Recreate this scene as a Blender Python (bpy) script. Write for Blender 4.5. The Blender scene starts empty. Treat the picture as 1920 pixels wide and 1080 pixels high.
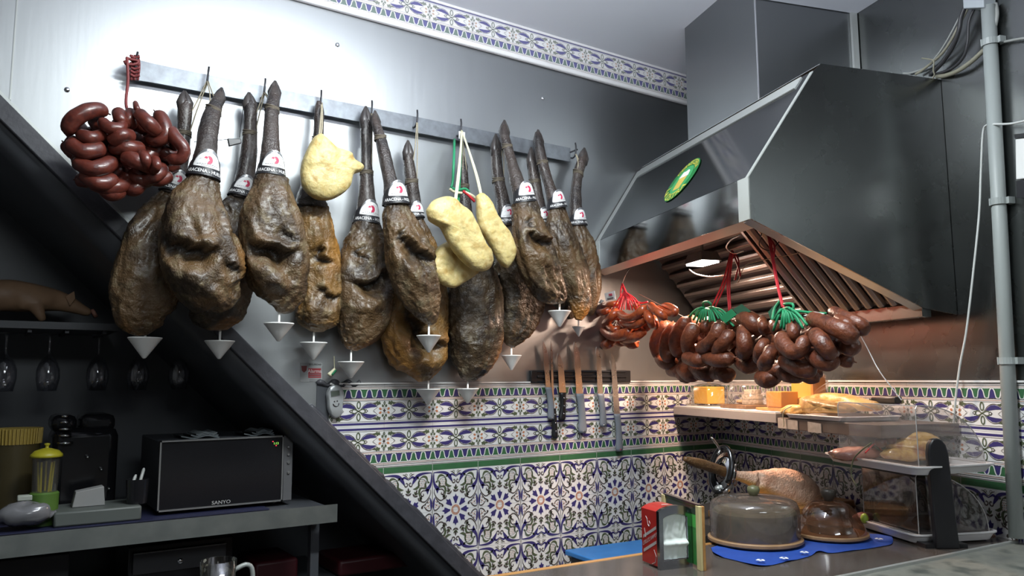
import bpy, bmesh, math, random
from mathutils import Vector, Matrix, noise
import numpy as np
SC = bpy.context.scene
COL = SC.collection
PI = math.pi
V = Vector
# ------------------------------------------------------------------ camera
F_PX = 1460.0
YAW, PITCH, ROLL = (math.radians(a) for a in (33.80169, 6.63951, -0.26400))
EYE = V((0.0, -2.65463, 1.6))
fwd = V((math.sin(YAW)*math.cos(PITCH), math.cos(YAW)*math.cos(PITCH), math.sin(PITCH)))
rgt = fwd.cross(V((0, 0, 1))).normalized()
upv = rgt.cross(fwd)
rgt, upv = math.cos(ROLL)*rgt + math.sin(ROLL)*upv, -math.sin(ROLL)*rgt + math.cos(ROLL)*upv
cam = bpy.data.objects.new('camera', bpy.data.cameras.new('camera'))
cam.data.sensor_width = 36.0
cam.data.lens = F_PX/1920*36
cam.data.clip_start = .02
cam.matrix_world = Matrix(((rgt.x, upv.x, -fwd.x, EYE.x), (rgt.y, upv.y, -fwd.y, EYE.y), (rgt.z, upv.z, -fwd.z, EYE.z), (0, 0, 0, 1)))
COL.objects.link(cam)
SC.camera = cam
# ------------------------------------------------------------------ world, lights, exposure
w = bpy.data.worlds.new('dim_room')
SC.world = w
w.use_nodes = True
w.node_tree.nodes['Background'].inputs[0].default_value = (.5, .6, .7, 1)
w.node_tree.nodes['Background'].inputs[1].default_value = .02
SC.view_settings.view_transform = 'Standard'
SC.view_settings.look = 'None'
SC.view_settings.exposure = 0.0
SC.view_settings.gamma = 1.0

def area(name, loc, target, sx, sy, power, color, spread=180):
    l = bpy.data.lights.new(name, 'AREA')
    l.shape = 'RECTANGLE'
    l.size, l.size_y, l.energy, l.color = sx, sy, power, color
    l.spread = math.radians(spread)
    o = bpy.data.objects.new(name, l)
    o.location = loc
    d = V(target) - V(loc)
    o.rotation_euler = d.to_track_quat('-Z', 'Y').to_euler()
    COL.objects.link(o)
    return o
area('ceiling_tube_light', (1.0, -1.42, 2.98), (.95, -.7, 0), .95, .10, 46, (.93, 1, .985))
area('ceiling_fill_uplight', (1.0, -1.42, 2.62), (1.15, -1.2, 3.2), .95, .25, 32, (.84, .88, 1))  # added upward fill below the tube, brightens the ceiling and its bounce
area('room_fill_light', (.2, -4.3, 2.9), (.6, -1.5, .9), 1.2, .4, 22, (.88, .96, 1))  # unseen fill added behind the camera for front and ambient light

# ------------------------------------------------------------------ geometry helpers
CX = 3.02                                             # the two tiled walls meet at (CX, 0)
YW = V((-0.29293762, -0.95613156, 0))                 # along the right wall, towards the room
NN = V((-0.95613156, 0.29293762, 0))                  # out of the right wall, into the room

def ray(x, y):
    return rgt*((x-960)/F_PX) - upv*((y-540)/F_PX) + fwd
def at(x, y, Y):                                      # point seen at pixel x,y lying in the plane Y
    r = ray(x, y)
    return EYE + r*((Y-EYE.y)/r.y)
def atz(x, y, z):
    r = ray(x, y)
    return EYE + r*((z-EYE.z)/r.z)
def att(x, y, t):                                     # point in the plane t metres in front of the right wall
    r = ray(x, y)
    return EYE + r*((t-(EYE-V((CX, 0, 0))).dot(NN))/r.dot(NN))
def ats(x, y, s):
    r = ray(x, y)
    return EYE + r*((s-(EYE-V((CX, 0, 0))).dot(YW))/r.dot(YW))
def W(s, t, z):                                       # right-wall coordinates to world
    p = V((CX, 0, 0)) + YW*s + NN*t
    return V((p.x, p.y, z))
def mpp(p):                                           # metres per pixel at a point
    return (V(p)-EYE).dot(fwd)/F_PX
def proj(p):
    d = V(p)-EYE
    k = F_PX/d.dot(fwd)
    return 960+d.dot(rgt)*k, 540-d.dot(upv)*k

def crom(pts, n):                                     # Catmull-Rom resampling of a list of tuples
    P = [np.array(p, float) for p in pts]
    P = [2*P[0]-P[1]] + P + [2*P[-1]-P[-2]]
    out = []
    m = len(P)-3
    for i in range(n):
        u = i/(n-1)*m
        k = min(int(u), m-1)
        t = u-k
        a, b, c, d = P[k:k+4]
        out.append(.5*((2*b)+(-a+c)*t+(2*a-5*b+4*c-d)*t*t+(-a+3*b-3*c+d)*t**3))
    return out

class MB:
    def __init__(self):
        self.v, self.f, self.m, self.cur = [], [], [], 0
        self.tone = []
    def add(self, vs, fs):
        o = len(self.v)
        self.v += [tuple(p) for p in vs]
        for f in fs:
            self.f.append(tuple(i+o for i in f))
            self.m.append(self.cur)
        return o
    def box(self, c, s, ax=None):
        c = V(c)
        X, Y, Z = ax or (V((1, 0, 0)), V((0, 1, 0)), V((0, 0, 1)))
        vs = [c+X*(s[0]/2*a)+Y*(s[1]/2*b)+Z*(s[2]/2*d) for d in (-1, 1) for b in (-1, 1) for a in (-1, 1)]
        self.add(vs, [(0, 2, 3, 1), (4, 5, 7, 6), (0, 1, 5, 4), (2, 6, 7, 3), (0, 4, 6, 2), (1, 3, 7, 5)])
        return self
    def hexa(self, b, t):                             # bottom and top quads
        n = len(b)
        self.add(list(b)+list(t), [tuple(range(n))[::-1], tuple(range(n, 2*n))] + [(i, (i+1) % n, n+(i+1) % n, n+i) for i in range(n)])
        return self
    def quad(self, *p):
        self.add(p, [tuple(range(len(p)))])
        return self
    def tube(self, pts, r, seg=8, caps=True, ref=None):
        pts = [V(p) for p in pts]
        n = len(pts)
        rr = r if hasattr(r, '__len__') else [r]*n
        vs = []
        N = None
        for i, p in enumerate(pts):
            T = (pts[min(i+1, n-1)]-pts[max(i-1, 0)])
            T = T.normalized() if T.length > 1e-9 else V((0, 0, 1))
            if N is None:
                N = T.cross(V(ref) if ref else (V((0, 0, 1)) if abs(T.z) < .9 else V((1, 0, 0)))).normalized()
            else:
                N = (N-T*N.dot(T))
                N = N.normalized() if N.length > 1e-6 else T.orthogonal().normalized()
            B = T.cross(N)
            for k in range(seg):
                a = 2*PI*k/seg
                vs.append(p+(N*math.cos(a)+B*math.sin(a))*rr[i])
        fs = [(i*seg+k, i*seg+(k+1) % seg, (i+1)*seg+(k+1) % seg, (i+1)*seg+k) for i in range(n-1) for k in range(seg)]
        if caps:
            fs += [tuple(range(seg))[::-1], tuple(range((n-1)*seg, n*seg))]
        self.add(vs, fs)
        return self
    def lathe(self, prof, c, seg=32, ax=None, caps=True, sx=1, sy=1):
        c = V(c)
        X, Y, Z = ax or (V((1, 0, 0)), V((0, 1, 0)), V((0, 0, 1)))
        vs = [c+X*(r*sx*math.cos(2*PI*k/seg))+Y*(r*sy*math.sin(2*PI*k/seg))+Z*z for r, z in prof for k in range(seg)]
        n = len(prof)
        fs = [(i*seg+k, i*seg+(k+1) % seg, (i+1)*seg+(k+1) % seg, (i+1)*seg+k) for i in range(n-1) for k in range(seg)]
        if caps:
            fs += [tuple(range(seg))[::-1], tuple(range((n-1)*seg, n*seg))]
        self.add(vs, fs)
        return self
    def ball(self, c, r, seg=16, rings=10, ax=None):
        r = r if hasattr(r, '__len__') else (r, r, r)
        c = V(c)
        X, Y, Z = ax or (V((1, 0, 0)), V((0, 1, 0)), V((0, 0, 1)))
        vs, fs = [], []
        for i in range(rings+1):
            a = PI*i/rings
            q = max(math.sin(a), .02)
            for k in range(seg):
                b = 2*PI*k/seg
                vs.append(c+X*(r[0]*q*math.cos(b))+Y*(r[1]*q*math.sin(b))-Z*(r[2]*math.cos(a)))
        fs = [(i*seg+k, i*seg+(k+1) % seg, (i+1)*seg+(k+1) % seg, (i+1)*seg+k) for i in range(rings) for k in range(seg)]
        fs += [tuple(range(seg))[::-1], tuple(range(rings*seg, (rings+1)*seg))]
        self.add(vs, fs)
        return self
    def prism(self, pts, d):                          # polygon extruded by vector d
        pts = [V(p) for p in pts]
        d = V(d)
        return self.hexa(pts, [p+d for p in pts])
    def build(self, name, mats, parent=None, smooth=False, bevel=0, sub=0, kind=None, fix=True):
        me = bpy.data.meshes.new(name)
        me.from_pydata(self.v, [], self.f)
        mats = mats if isinstance(mats, (list, tuple)) else [mats]
        for m in mats:
            me.materials.append(m)
        me.polygons.foreach_set('material_index', self.m)
        if self.tone:
            ca = me.color_attributes.new('tone', 'FLOAT_COLOR', 'POINT')
            ca.data.foreach_set('color', np.array(self.tone, np.float32).ravel())
        if fix:
            bm = bmesh.new()
            bm.from_mesh(me)
            bmesh.ops.recalc_face_normals(bm, faces=bm.faces)
            bm.to_mesh(me)
            bm.free()
        if smooth:
            me.polygons.foreach_set('use_smooth', [True]*len(me.polygons))
        me.update()
        o = bpy.data.objects.new(name, me)
        COL.objects.link(o)
        if bevel:
            b = o.modifiers.new('bevel', 'BEVEL')
            b.width, b.segments, b.limit_method, b.angle_limit = bevel, 2, 'ANGLE', .6
        if sub:
            o.modifiers.new('sub', 'SUBSURF').levels = sub
            o.modifiers['sub'].render_levels = sub
        if smooth == 'auto' or (bevel and not smooth):
            try:
                me.polygons.foreach_set('use_smooth', [True]*len(me.polygons))
                me.set_sharp_from_angle(angle=.6)
            except Exception:
                pass
        if parent is not None:
            setpar(o, parent)
        if kind:
            o['kind'] = kind
        return o
def setpar(o, p):
    o.parent = p
    wm = p.matrix_basis.copy()
    q = p.parent
    if q is not None:                                 # chain of at most two
        wm = q.matrix_basis @ p.matrix_parent_inverse @ wm
    o.matrix_parent_inverse = wm.inverted()
def thing(name, loc, label, cat, group=None):
    o = bpy.data.objects.new(name, None)
    o.empty_display_size = .02
    o.location = loc
    COL.objects.link(o)
    return tag(o, label, cat, group)
def tag(o, label, cat, group=None):
    o['label'] = label
    o['category'] = cat
    if group:
        o['group'] = group
    return o
def copy_tree(o, parent=None):
    c = o.copy()
    COL.objects.link(c)
    if parent is not None:
        mpi = o.matrix_parent_inverse.copy()
        c.parent = parent
        c.matrix_parent_inverse = mpi
    for ch in list(o.children):
        copy_tree(ch, c)
    return c

# ------------------------------------------------------------------ materials
def sg(r, g, b):                                      # sRGB 0-255 to linear
    return tuple((c/255/12.92 if c <= 10 else ((c/255+.055)/1.055)**2.4) for c in (r, g, b))
def mat(name, col, rough=.5, metal=0, var=None, scale=20, bump=0, bscale=60, coat=0, emit=0, trans=0, sss=0, stretch=None, rvar=0, detail=4, spec=.5):
    m = bpy.data.materials.new(name)
    m.use_nodes = True
    nt = m.node_tree
    p = nt.nodes['Principled BSDF']
    I = p.inputs
    I['Base Color'].default_value = (*col, 1)
    I['Roughness'].default_value = rough
    I['Metallic'].default_value = metal
    I['Specular IOR Level'].default_value = spec
    if coat:
        I['Coat Weight'].default_value = coat
        I['Coat Roughness'].default_value = .12
    if trans:
        I['Transmission Weight'].default_value = trans
    if sss:
        I['Subsurface Weight'].default_value = sss
        I['Subsurface Radius'].default_value = (.012, .006, .003)
        I['Subsurface Scale'].default_value = 1
    if emit:
        I['Emission Color'].default_value = (*col, 1)
        I['Emission Strength'].default_value = emit
    if var or bump or rvar:
        tc = nt.nodes.new('ShaderNodeTexCoord')
        mp = nt.nodes.new('ShaderNodeMapping')
        if stretch:
            mp.inputs['Scale'].default_value = stretch
        nt.links.new(tc.outputs['Object'], mp.inputs[0])
        if var or rvar:
            n = nt.nodes.new('ShaderNodeTexNoise')
            n.inputs['Scale'].default_value = scale
            n.inputs['Detail'].default_value = detail
            nt.links.new(mp.outputs[0], n.inputs['Vector'])
            if var:
                cr = nt.nodes.new('ShaderNodeValToRGB')
                vs = var if isinstance(var, list) else [var]
                cr.color_ramp.elements[0].position = .32
                cr.color_ramp.elements[0].color = (*col, 1)
                cr.color_ramp.elements[1].position = .68
                cr.color_ramp.elements[1].color = (*vs[-1], 1)
                for i, c in enumerate(vs[:-1]):
                    e = cr.color_ramp.elements.new(.32+.36*(i+1)/len(vs))
                    e.color = (*c, 1)
                nt.links.new(n.outputs[0], cr.inputs[0])
                nt.links.new(cr.outputs[0], I['Base Color'])
            if rvar:
                mr = nt.nodes.new('ShaderNodeMapRange')
                mr.inputs['To Min'].default_value = rough-rvar
                mr.inputs['To Max'].default_value = rough+rvar
                nt.links.new(n.outputs[0], mr.inputs[0])
                nt.links.new(mr.outputs[0], I['Roughness'])
        if bump:
            n2 = nt.nodes.new('ShaderNodeTexNoise')
            n2.inputs['Scale'].default_value = bscale
            n2.inputs['Detail'].default_value = 5
            nt.links.new(mp.outputs[0], n2.inputs['Vector'])
            b = nt.nodes.new('ShaderNodeBump')
            b.inputs['Strength'].default_value = bump
            b.inputs['Distance'].default_value = .01
            nt.links.new(n2.outputs[0], b.inputs['Height'])
            nt.links.new(b.outputs[0], I['Normal'])
    return m
def thin(name, tint=(1, 1, 1), gloss=.06, rough=.06, milky=0, edge=.5, mcol=(.75, .72, .7)):   # thin clear plastic or glass
    m = bpy.data.materials.new(name)
    m.use_nodes = True
    nt = m.node_tree
    nt.nodes.remove(nt.nodes['Principled BSDF'])
    out = nt.nodes['Material Output']
    tr = nt.nodes.new('ShaderNodeBsdfTransparent')
    tr.inputs[0].default_value = (*tint, 1)
    gl = nt.nodes.new('ShaderNodeBsdfGlossy')
    gl.inputs['Roughness'].default_value = rough
    lw = nt.nodes.new('ShaderNodeLayerWeight')
    lw.inputs[0].default_value = .35
    mr = nt.nodes.new('ShaderNodeMapRange')
    mr.inputs['To Min'].default_value = gloss
    mr.inputs['To Max'].default_value = edge
    nt.links.new(lw.outputs['Facing'], mr.inputs[0])
    mx = nt.nodes.new('ShaderNodeMixShader')
    nt.links.new(mr.outputs[0], mx.inputs[0])
    last = tr
    if milky:
        df = nt.nodes.new('ShaderNodeBsdfDiffuse')
        df.inputs[0].default_value = (*mcol, 1)
        m2 = nt.nodes.new('ShaderNodeMixShader')
        m2.inputs[0].default_value = milky
        nt.links.new(tr.outputs[0], m2.inputs[1])
        nt.links.new(df.outputs[0], m2.inputs[2])
        last = m2
    nt.links.new(last.outputs[0], mx.inputs[1])
    nt.links.new(gl.outputs[0], mx.inputs[2])
    nt.links.new(mx.outputs[0], out.inputs[0])
    return m
def meat(name, base, dark, fat, mold, rough=.38):
    # cured meat: mottled noise colours, plus the part's own fat and skin patches kept in the "tone" attribute
    m = bpy.data.materials.new(name)
    m.use_nodes = True
    nt = m.node_tree
    p = nt.nodes['Principled BSDF']
    L = nt.links.new
    tc = nt.nodes.new('ShaderNodeTexCoord')
    def nz(s, d=5, dist=0):
        n = nt.nodes.new('ShaderNodeTexNoise')
        n.inputs['Scale'].default_value = s
        n.inputs['Detail'].default_value = d
        n.inputs['Distortion'].default_value = dist
        L(tc.outputs['Object'], n.inputs['Vector'])
        return n.outputs[0]
    def mix(f, a, b):
        x = nt.nodes.new('ShaderNodeMix')
        x.data_type = 'RGBA'
        if hasattr(f, 'node'):
            L(f, x.inputs[0])
        else:
            x.inputs[0].default_value = f
        for s, c in ((6, a), (7, b)):
            if hasattr(c, 'node'):
                L(c, x.inputs[s])
            else:
                x.inputs[s].default_value = (*c, 1)
        return x.outputs[2]
    def rng(s, a, b, lo=0, hi=1):
        r = nt.nodes.new('ShaderNodeMapRange')
        for k, q in zip(('From Min', 'From Max', 'To Min', 'To Max'), (a, b, lo, hi)):
            r.inputs[k].default_value = q
        L(s, r.inputs[0])
        return r.outputs[0]
    c = mix(rng(nz(9, 6, .6), .42, .62), base, dark)
    c = mix(rng(nz(30, 6), .52, .70), c, mold)
    at_ = nt.nodes.new('ShaderNodeVertexColor')
    at_.layer_name = 'tone'
    sp = nt.nodes.new('ShaderNodeSeparateColor')
    L(at_.outputs[0], sp.inputs[0])
    c = mix(sp.outputs[0], c, fat)
    c = mix(sp.outputs[1], c, tuple(q*.45 for q in dark))
    L(c, p.inputs['Base Color'])
    L(rng(nz(14, 4), .35, .65, rough-.14, rough+.2), p.inputs['Roughness'])
    b = nt.nodes.new('ShaderNodeBump')
    b.inputs['Strength'].default_value = .55
    b.inputs['Distance'].default_value = .008
    mm = nt.nodes.new('ShaderNodeMath')
    mm.operation = 'ADD'
    L(nz(55, 8, .8), mm.inputs[0])
    L(nz(160, 4), mm.inputs[1])
    L(mm.outputs[0], b.inputs['Height'])
    L(b.outputs[0], p.inputs['Normal'])
    p.inputs['Coat Weight'].default_value = .25
    p.inputs['Coat Roughness'].default_value = .25
    return m
M = {}
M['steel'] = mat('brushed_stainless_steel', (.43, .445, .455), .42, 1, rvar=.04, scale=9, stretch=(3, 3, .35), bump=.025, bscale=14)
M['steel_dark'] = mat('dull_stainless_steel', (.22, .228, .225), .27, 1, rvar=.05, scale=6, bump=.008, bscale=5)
M['duct_steel'] = mat('duct_stainless_steel', (.27, .28, .285), .34, 1, rvar=.04, scale=9)
M['hood_steel'] = mat('polished_hood_steel', (.30, .31, .31), .11, 1, rvar=.03, scale=9)
M['steel_edge'] = mat('satin_steel_edge', (.52, .54, .52), .35, .55)
M['chrome'] = mat('chrome', (.75, .76, .77), .10, 1)
M['rail'] = mat('grey_painted_iron', (.22, .24, .26), .45, .6, var=(.17, .18, .2), scale=40)
M['iron'] = mat('dark_iron', (.05, .05, .055), .45, .7)
M['plaster'] = mat('white_ceiling_paint', (.72, .74, .78), .7, bump=.03, bscale=30)
M['room'] = mat('dim_room_paint', (.22, .22, .22), .8)
M['soffit'] = mat('dark_grey_paint', (.055, .059, .068), .42, var=(.07, .074, .084), scale=5, bump=.04, bscale=20)
M['strip'] = mat('dark_slate_edging', (.058, .058, .068), .5, var=(.04, .04, .048), scale=30, bump=.1, bscale=60)
M['glaze'] = mat('white_glazed_tile', (.78, .77, .76), .16, var=(.72, .71, .70), scale=12, spec=.5)
M['blue'] = mat('cobalt_glaze', (.05, .04, .155), .18)
M['green'] = mat('green_glaze', (.055, .16, .07), .18, var=(.045, .13, .06), scale=20)
M['olive'] = mat('olive_glaze', (.095, .115, .065), .18)
M['umber'] = mat('umber_outline_glaze', (.085, .065, .06), .2)
M['ochre'] = mat('ochre_glaze', (.50, .20, .10), .2)
M['grout'] = mat('grey_grout', (.52, .50, .49), .8)
M['black'] = mat('black_plastic', (.012, .012, .014), .35)
M['blacksatin'] = mat('satin_black_panel', (.010, .010, .012), .18)
M['white'] = mat('white_plastic', (.86, .86, .84), .4)
M['label_white'] = mat('white_paper_label', (.82, .82, .82), .5)
M['label_black'] = mat('black_paper_band', (.02, .02, .024), .45)
M['label_silver'] = mat('silver_foil', (.42, .43, .45), .3, .8)
M['label_red'] = mat('crimson_print', (.55, .03, .09), .5)
M['grey_print'] = mat('grey_print', (.16, .16, .17), .6)
M['rope'] = mat('hemp_string', (.30, .26, .18), .8, var=(.42, .37, .27), scale=200)
M['rope_dark'] = mat('dark_twine', (.09, .075, .055), .8, var=(.14, .115, .08), scale=200)
M['rope_cream'] = mat('cream_cotton_cord', (.62, .58, .38), .8, var=(.72, .68, .5), scale=200)
M['rope_green'] = mat('green_string', (.015, .24, .10), .6)
M['rope_red'] = mat('red_string', (.50, .02, .03), .6)
M['rope_darkred'] = mat('brown_red_string', (.20, .035, .035), .6)
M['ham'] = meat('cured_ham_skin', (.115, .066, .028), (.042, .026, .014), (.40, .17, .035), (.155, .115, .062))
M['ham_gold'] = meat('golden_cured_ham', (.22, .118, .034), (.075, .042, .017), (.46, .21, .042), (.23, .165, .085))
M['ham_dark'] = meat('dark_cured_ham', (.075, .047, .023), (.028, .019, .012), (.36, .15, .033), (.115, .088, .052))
M['leg'] = meat('dry_black_shank', (.062, .044, .036), (.024, .019, .018), (.2, .085, .045), (.085, .07, .06), .34)
M['hoof'] = mat('black_hoof_horn', (.035, .03, .03), .35, var=(.07, .06, .055), scale=40)
M['lard'] = mat('yellow_cured_lard', (.60, .45, .17), .45, var=[(.66, .54, .25), (.46, .31, .10)], scale=22, bump=.6, bscale=45, sss=.12)
M['saus_dark'] = mat('dark_red_sausage', (.085, .017, .012), .34, var=[(.115, .024, .015), (.05, .011, .009)], scale=35, bump=.12, bscale=90, coat=.2)
M['saus_brown'] = mat('brown_blood_sausage', (.105, .026, .013), .40, var=[(.15, .042, .017), (.06, .016, .009)], scale=30, bump=.4, bscale=75, coat=.08)
M['saus_orange'] = mat('orange_chorizo', (.27, .042, .014), .28, var=[(.36, .075, .022), (.17, .022, .011)], scale=45, bump=.2, bscale=120, coat=.3)
# ================================================================== room shell
CEIL = 3.113
def diag(x, off=0): return 2.405+off-.965*x           # upper edge of the stair slope on the back wall
def struct(mb, name, mats, parent=None, **k):
    o = mb.build(name, mats, parent, **k)
    if parent is None:
        o['kind'] = 'structure'
    return o
struct(MB().box((.5, -2.2, -.03), (5.4, 6.2, .06)), 'floor', mat('dark_floor_tiles', (.08, .075, .07), .5))
struct(MB().hexa([(-1.66, -5.3, CEIL), (3.3, -5.3, CEIL), (3.3, .06, CEIL), (-1.66, .06, CEIL)], [(-1.66, -5.3, CEIL+.06), (3.3, -5.3, CEIL+.06), (3.3, .06, CEIL+.06), (-1.66, .06, CEIL+.06)]), 'ceiling', M['plaster'])
struct(MB().box((-1.63, -2.2, 1.55), (.06, 6.2, 3.1)), 'wall_left', M['room'])
struct(MB().box((.2, -5.05, 1.55), (3.6, .06, 3.1)), 'wall_front', M['room'])
# back wall above the stair slope
bw = MB()
pl = [(-.72, diag(-.72)), (-.72, CEIL), (3.08, CEIL), (3.08, 0), (2.47, 0), (2.47, diag(2.47))]
bw.prism([(x, 0, z) for x, z in pl], (0, .05, 0))
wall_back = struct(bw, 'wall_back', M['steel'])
for px, py in ((126, 168), (633, 84), (1018, 184)):
    p = at(px, py, -.002)
    MB().ball(p, (.008, .004, .008), 14, 8).build('screw_head', M['chrome'], wall_back, smooth=True)
MB().box((.005, -.0015, 2.76), (.004, .003, .68)).build('panel_seam', M['steel_edge'], wall_back)
# right wall: steel cladding above the tiles
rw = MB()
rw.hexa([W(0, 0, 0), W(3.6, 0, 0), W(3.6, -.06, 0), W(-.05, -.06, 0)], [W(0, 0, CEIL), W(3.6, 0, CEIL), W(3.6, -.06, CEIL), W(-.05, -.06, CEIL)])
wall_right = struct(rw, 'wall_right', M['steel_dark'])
rr = MB()
rr.hexa([W(3.55, .0, 0), W(3.6, 3.2, 0), W(3.66, 3.2, 0), W(3.66, 0, 0)], [W(3.55, .0, CEIL), W(3.6, 3.2, CEIL), W(3.66, 3.2, CEIL), W(3.66, 0, CEIL)])
# alcove under the stairs
AY = .82
al = MB()
x0, x1 = -.72, 2.44
o2 = -.047
RC = .072                                             # the slope's front edge is rounded under
prof = [(o2+.01, -.004)]+[(o2-1.39*RC*math.sin(a), RC*(1-math.cos(a))-.004) for a in np.linspace(0, PI/2, 14)]+[(o2-1.39*RC, AY), (o2-1.39*RC+.03, AY), (o2+.01, .02)]
n = len(prof)
al.add([(x, y, diag(x, o)) for x in (x0, x1) for o, y in prof], [(i, (i+1) % n, n+(i+1) % n, n+i) for i in range(n)]+[tuple(range(n)), tuple(range(n, 2*n))])
struct(al, 'ceiling_stair_slope', M['soffit'], smooth='auto')
struct(MB().box((.42, AY+.03, 1.55), (4.1, .06, 3.1)), 'wall_alcove_back', M['soffit'])
# slate edging along the slope
tr = MB()
tr.prism([(x0, -.022, diag(x0, -.07)), (x1, -.022, diag(x1, -.07)), (x1, -.022, diag(x1, .002)), (x0, -.022, diag(x0, .002))], (0, .05, 0))
struct(tr, 'trim_2', M['strip'], bevel=.004)
tr = MB()
x3 = .42
tr.prism([(x0, -.004, diag(x0, .0)), (x3, -.004, diag(x3, 0)), (x3, -.004, diag(x3, .018)), (x0, -.004, diag(x0, .018))], (0, .004, 0))
struct(tr, 'trim_3', M['steel_edge'])
lump = MB()                                           # rough filler where edging, steel sheet and tiles meet
random.seed(4)
pts = [V((.93+1.0*i/120, -.004, diag(.93+1.0*i/120, .004))) for i in range(121)]
lump.tube([p+V((0, 0, .004*noise.noise(p*30))) for p in pts], [.011+.006*noise.noise(p*24)+.004*noise.noise(p*70) for p in pts], 10)
pts = [V((.955+.16*i/40, -.002, 1.585+.005*math.sin(i*.5))) for i in range(41)]
lump.tube(pts, [.009+.006*noise.noise(p*60) for p in pts], 8)
struct(lump, 'trim_4', M['strip'], smooth=True)
struct(MB().prism([(.955, -.003, 1.583), (.955, -.003, diag(.955)), (1.075, -.003, diag(1.075)), (1.075, -.003, 1.583)], (0, .002, 0)), 'trim_5', M['soffit'])

# ================================================================== patterned tiles (all geometry, 0.3 mm of glaze relief)
TM = [M['glaze'], M['blue'], M['green'], M['olive'], M['umber'], M['ochre'], M['grout']]
Wt, Bl, Gr, Ol, Um, Oc, Gt = range(7)
class Pat:
    def __init__(s):
        s.p = []                                      # (points, material, layer)
    def poly(s, pts, m, l=1):
        s.p.append(([tuple(map(float, q)) for q in pts], m, l))
    def stroke(s, pts, wd, m, l=2, n=None):
        n = n or max(8, 4*len(pts))
        wl = wd if hasattr(wd, '__len__') else [wd]*len(pts)
        if len(wl) != len(pts):
            wl = np.interp(np.linspace(0, 1, len(pts)), np.linspace(0, 1, len(wl)), wl)
        P = np.array(crom([(*q, b) for q, b in zip(pts, wl)], n))
        d = np.gradient(P[:, :2], axis=0)
        d /= np.maximum(np.linalg.norm(d, axis=1, keepdims=True), 1e-6)
        nr = np.stack([-d[:, 1], d[:, 0]], 1)*np.maximum(P[:, 2:3], .03)/2
        A, B = P[:, :2]+nr, P[:, :2]-nr
        for i in range(n-1):
            s.poly([A[i], A[i+1], B[i+1], B[i]], m, l)
    def leaf(s, x, y, a, L, wd, m, l=2):
        a = math.radians(a)
        c, q = math.cos(a), math.sin(a)
        pts = [(0, 0), (.3, .42), (.62, .40), (1, 0), (.62, -.40), (.3, -.42)]
        s.poly([(x+L*u*c-wd*v*q, y+L*u*q+wd*v*c) for u, v in pts], m, l)
    def ell(s, x, y, rx, ry, m, l=2, n=10):
        s.poly([(x+rx*math.cos(2*PI*k/n), y+ry*math.sin(2*PI*k/n)) for k in range(n)], m, l)
    def ring(s, x, y, rx, ry, wd, m, l=2, a0=0, a1=360, n=14):
        s.stroke([(x+rx*math.cos(math.radians(a)), y+ry*math.sin(math.radians(a))) for a in np.linspace(a0, a1, n)], wd, m, l, n=n*2)
    def sym(s, fn):
        k = len(s.p)
        fn()
        s.p += [([(-x, y) for x, y in q], m, l) for q, m, l in s.p[k:]]

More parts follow.
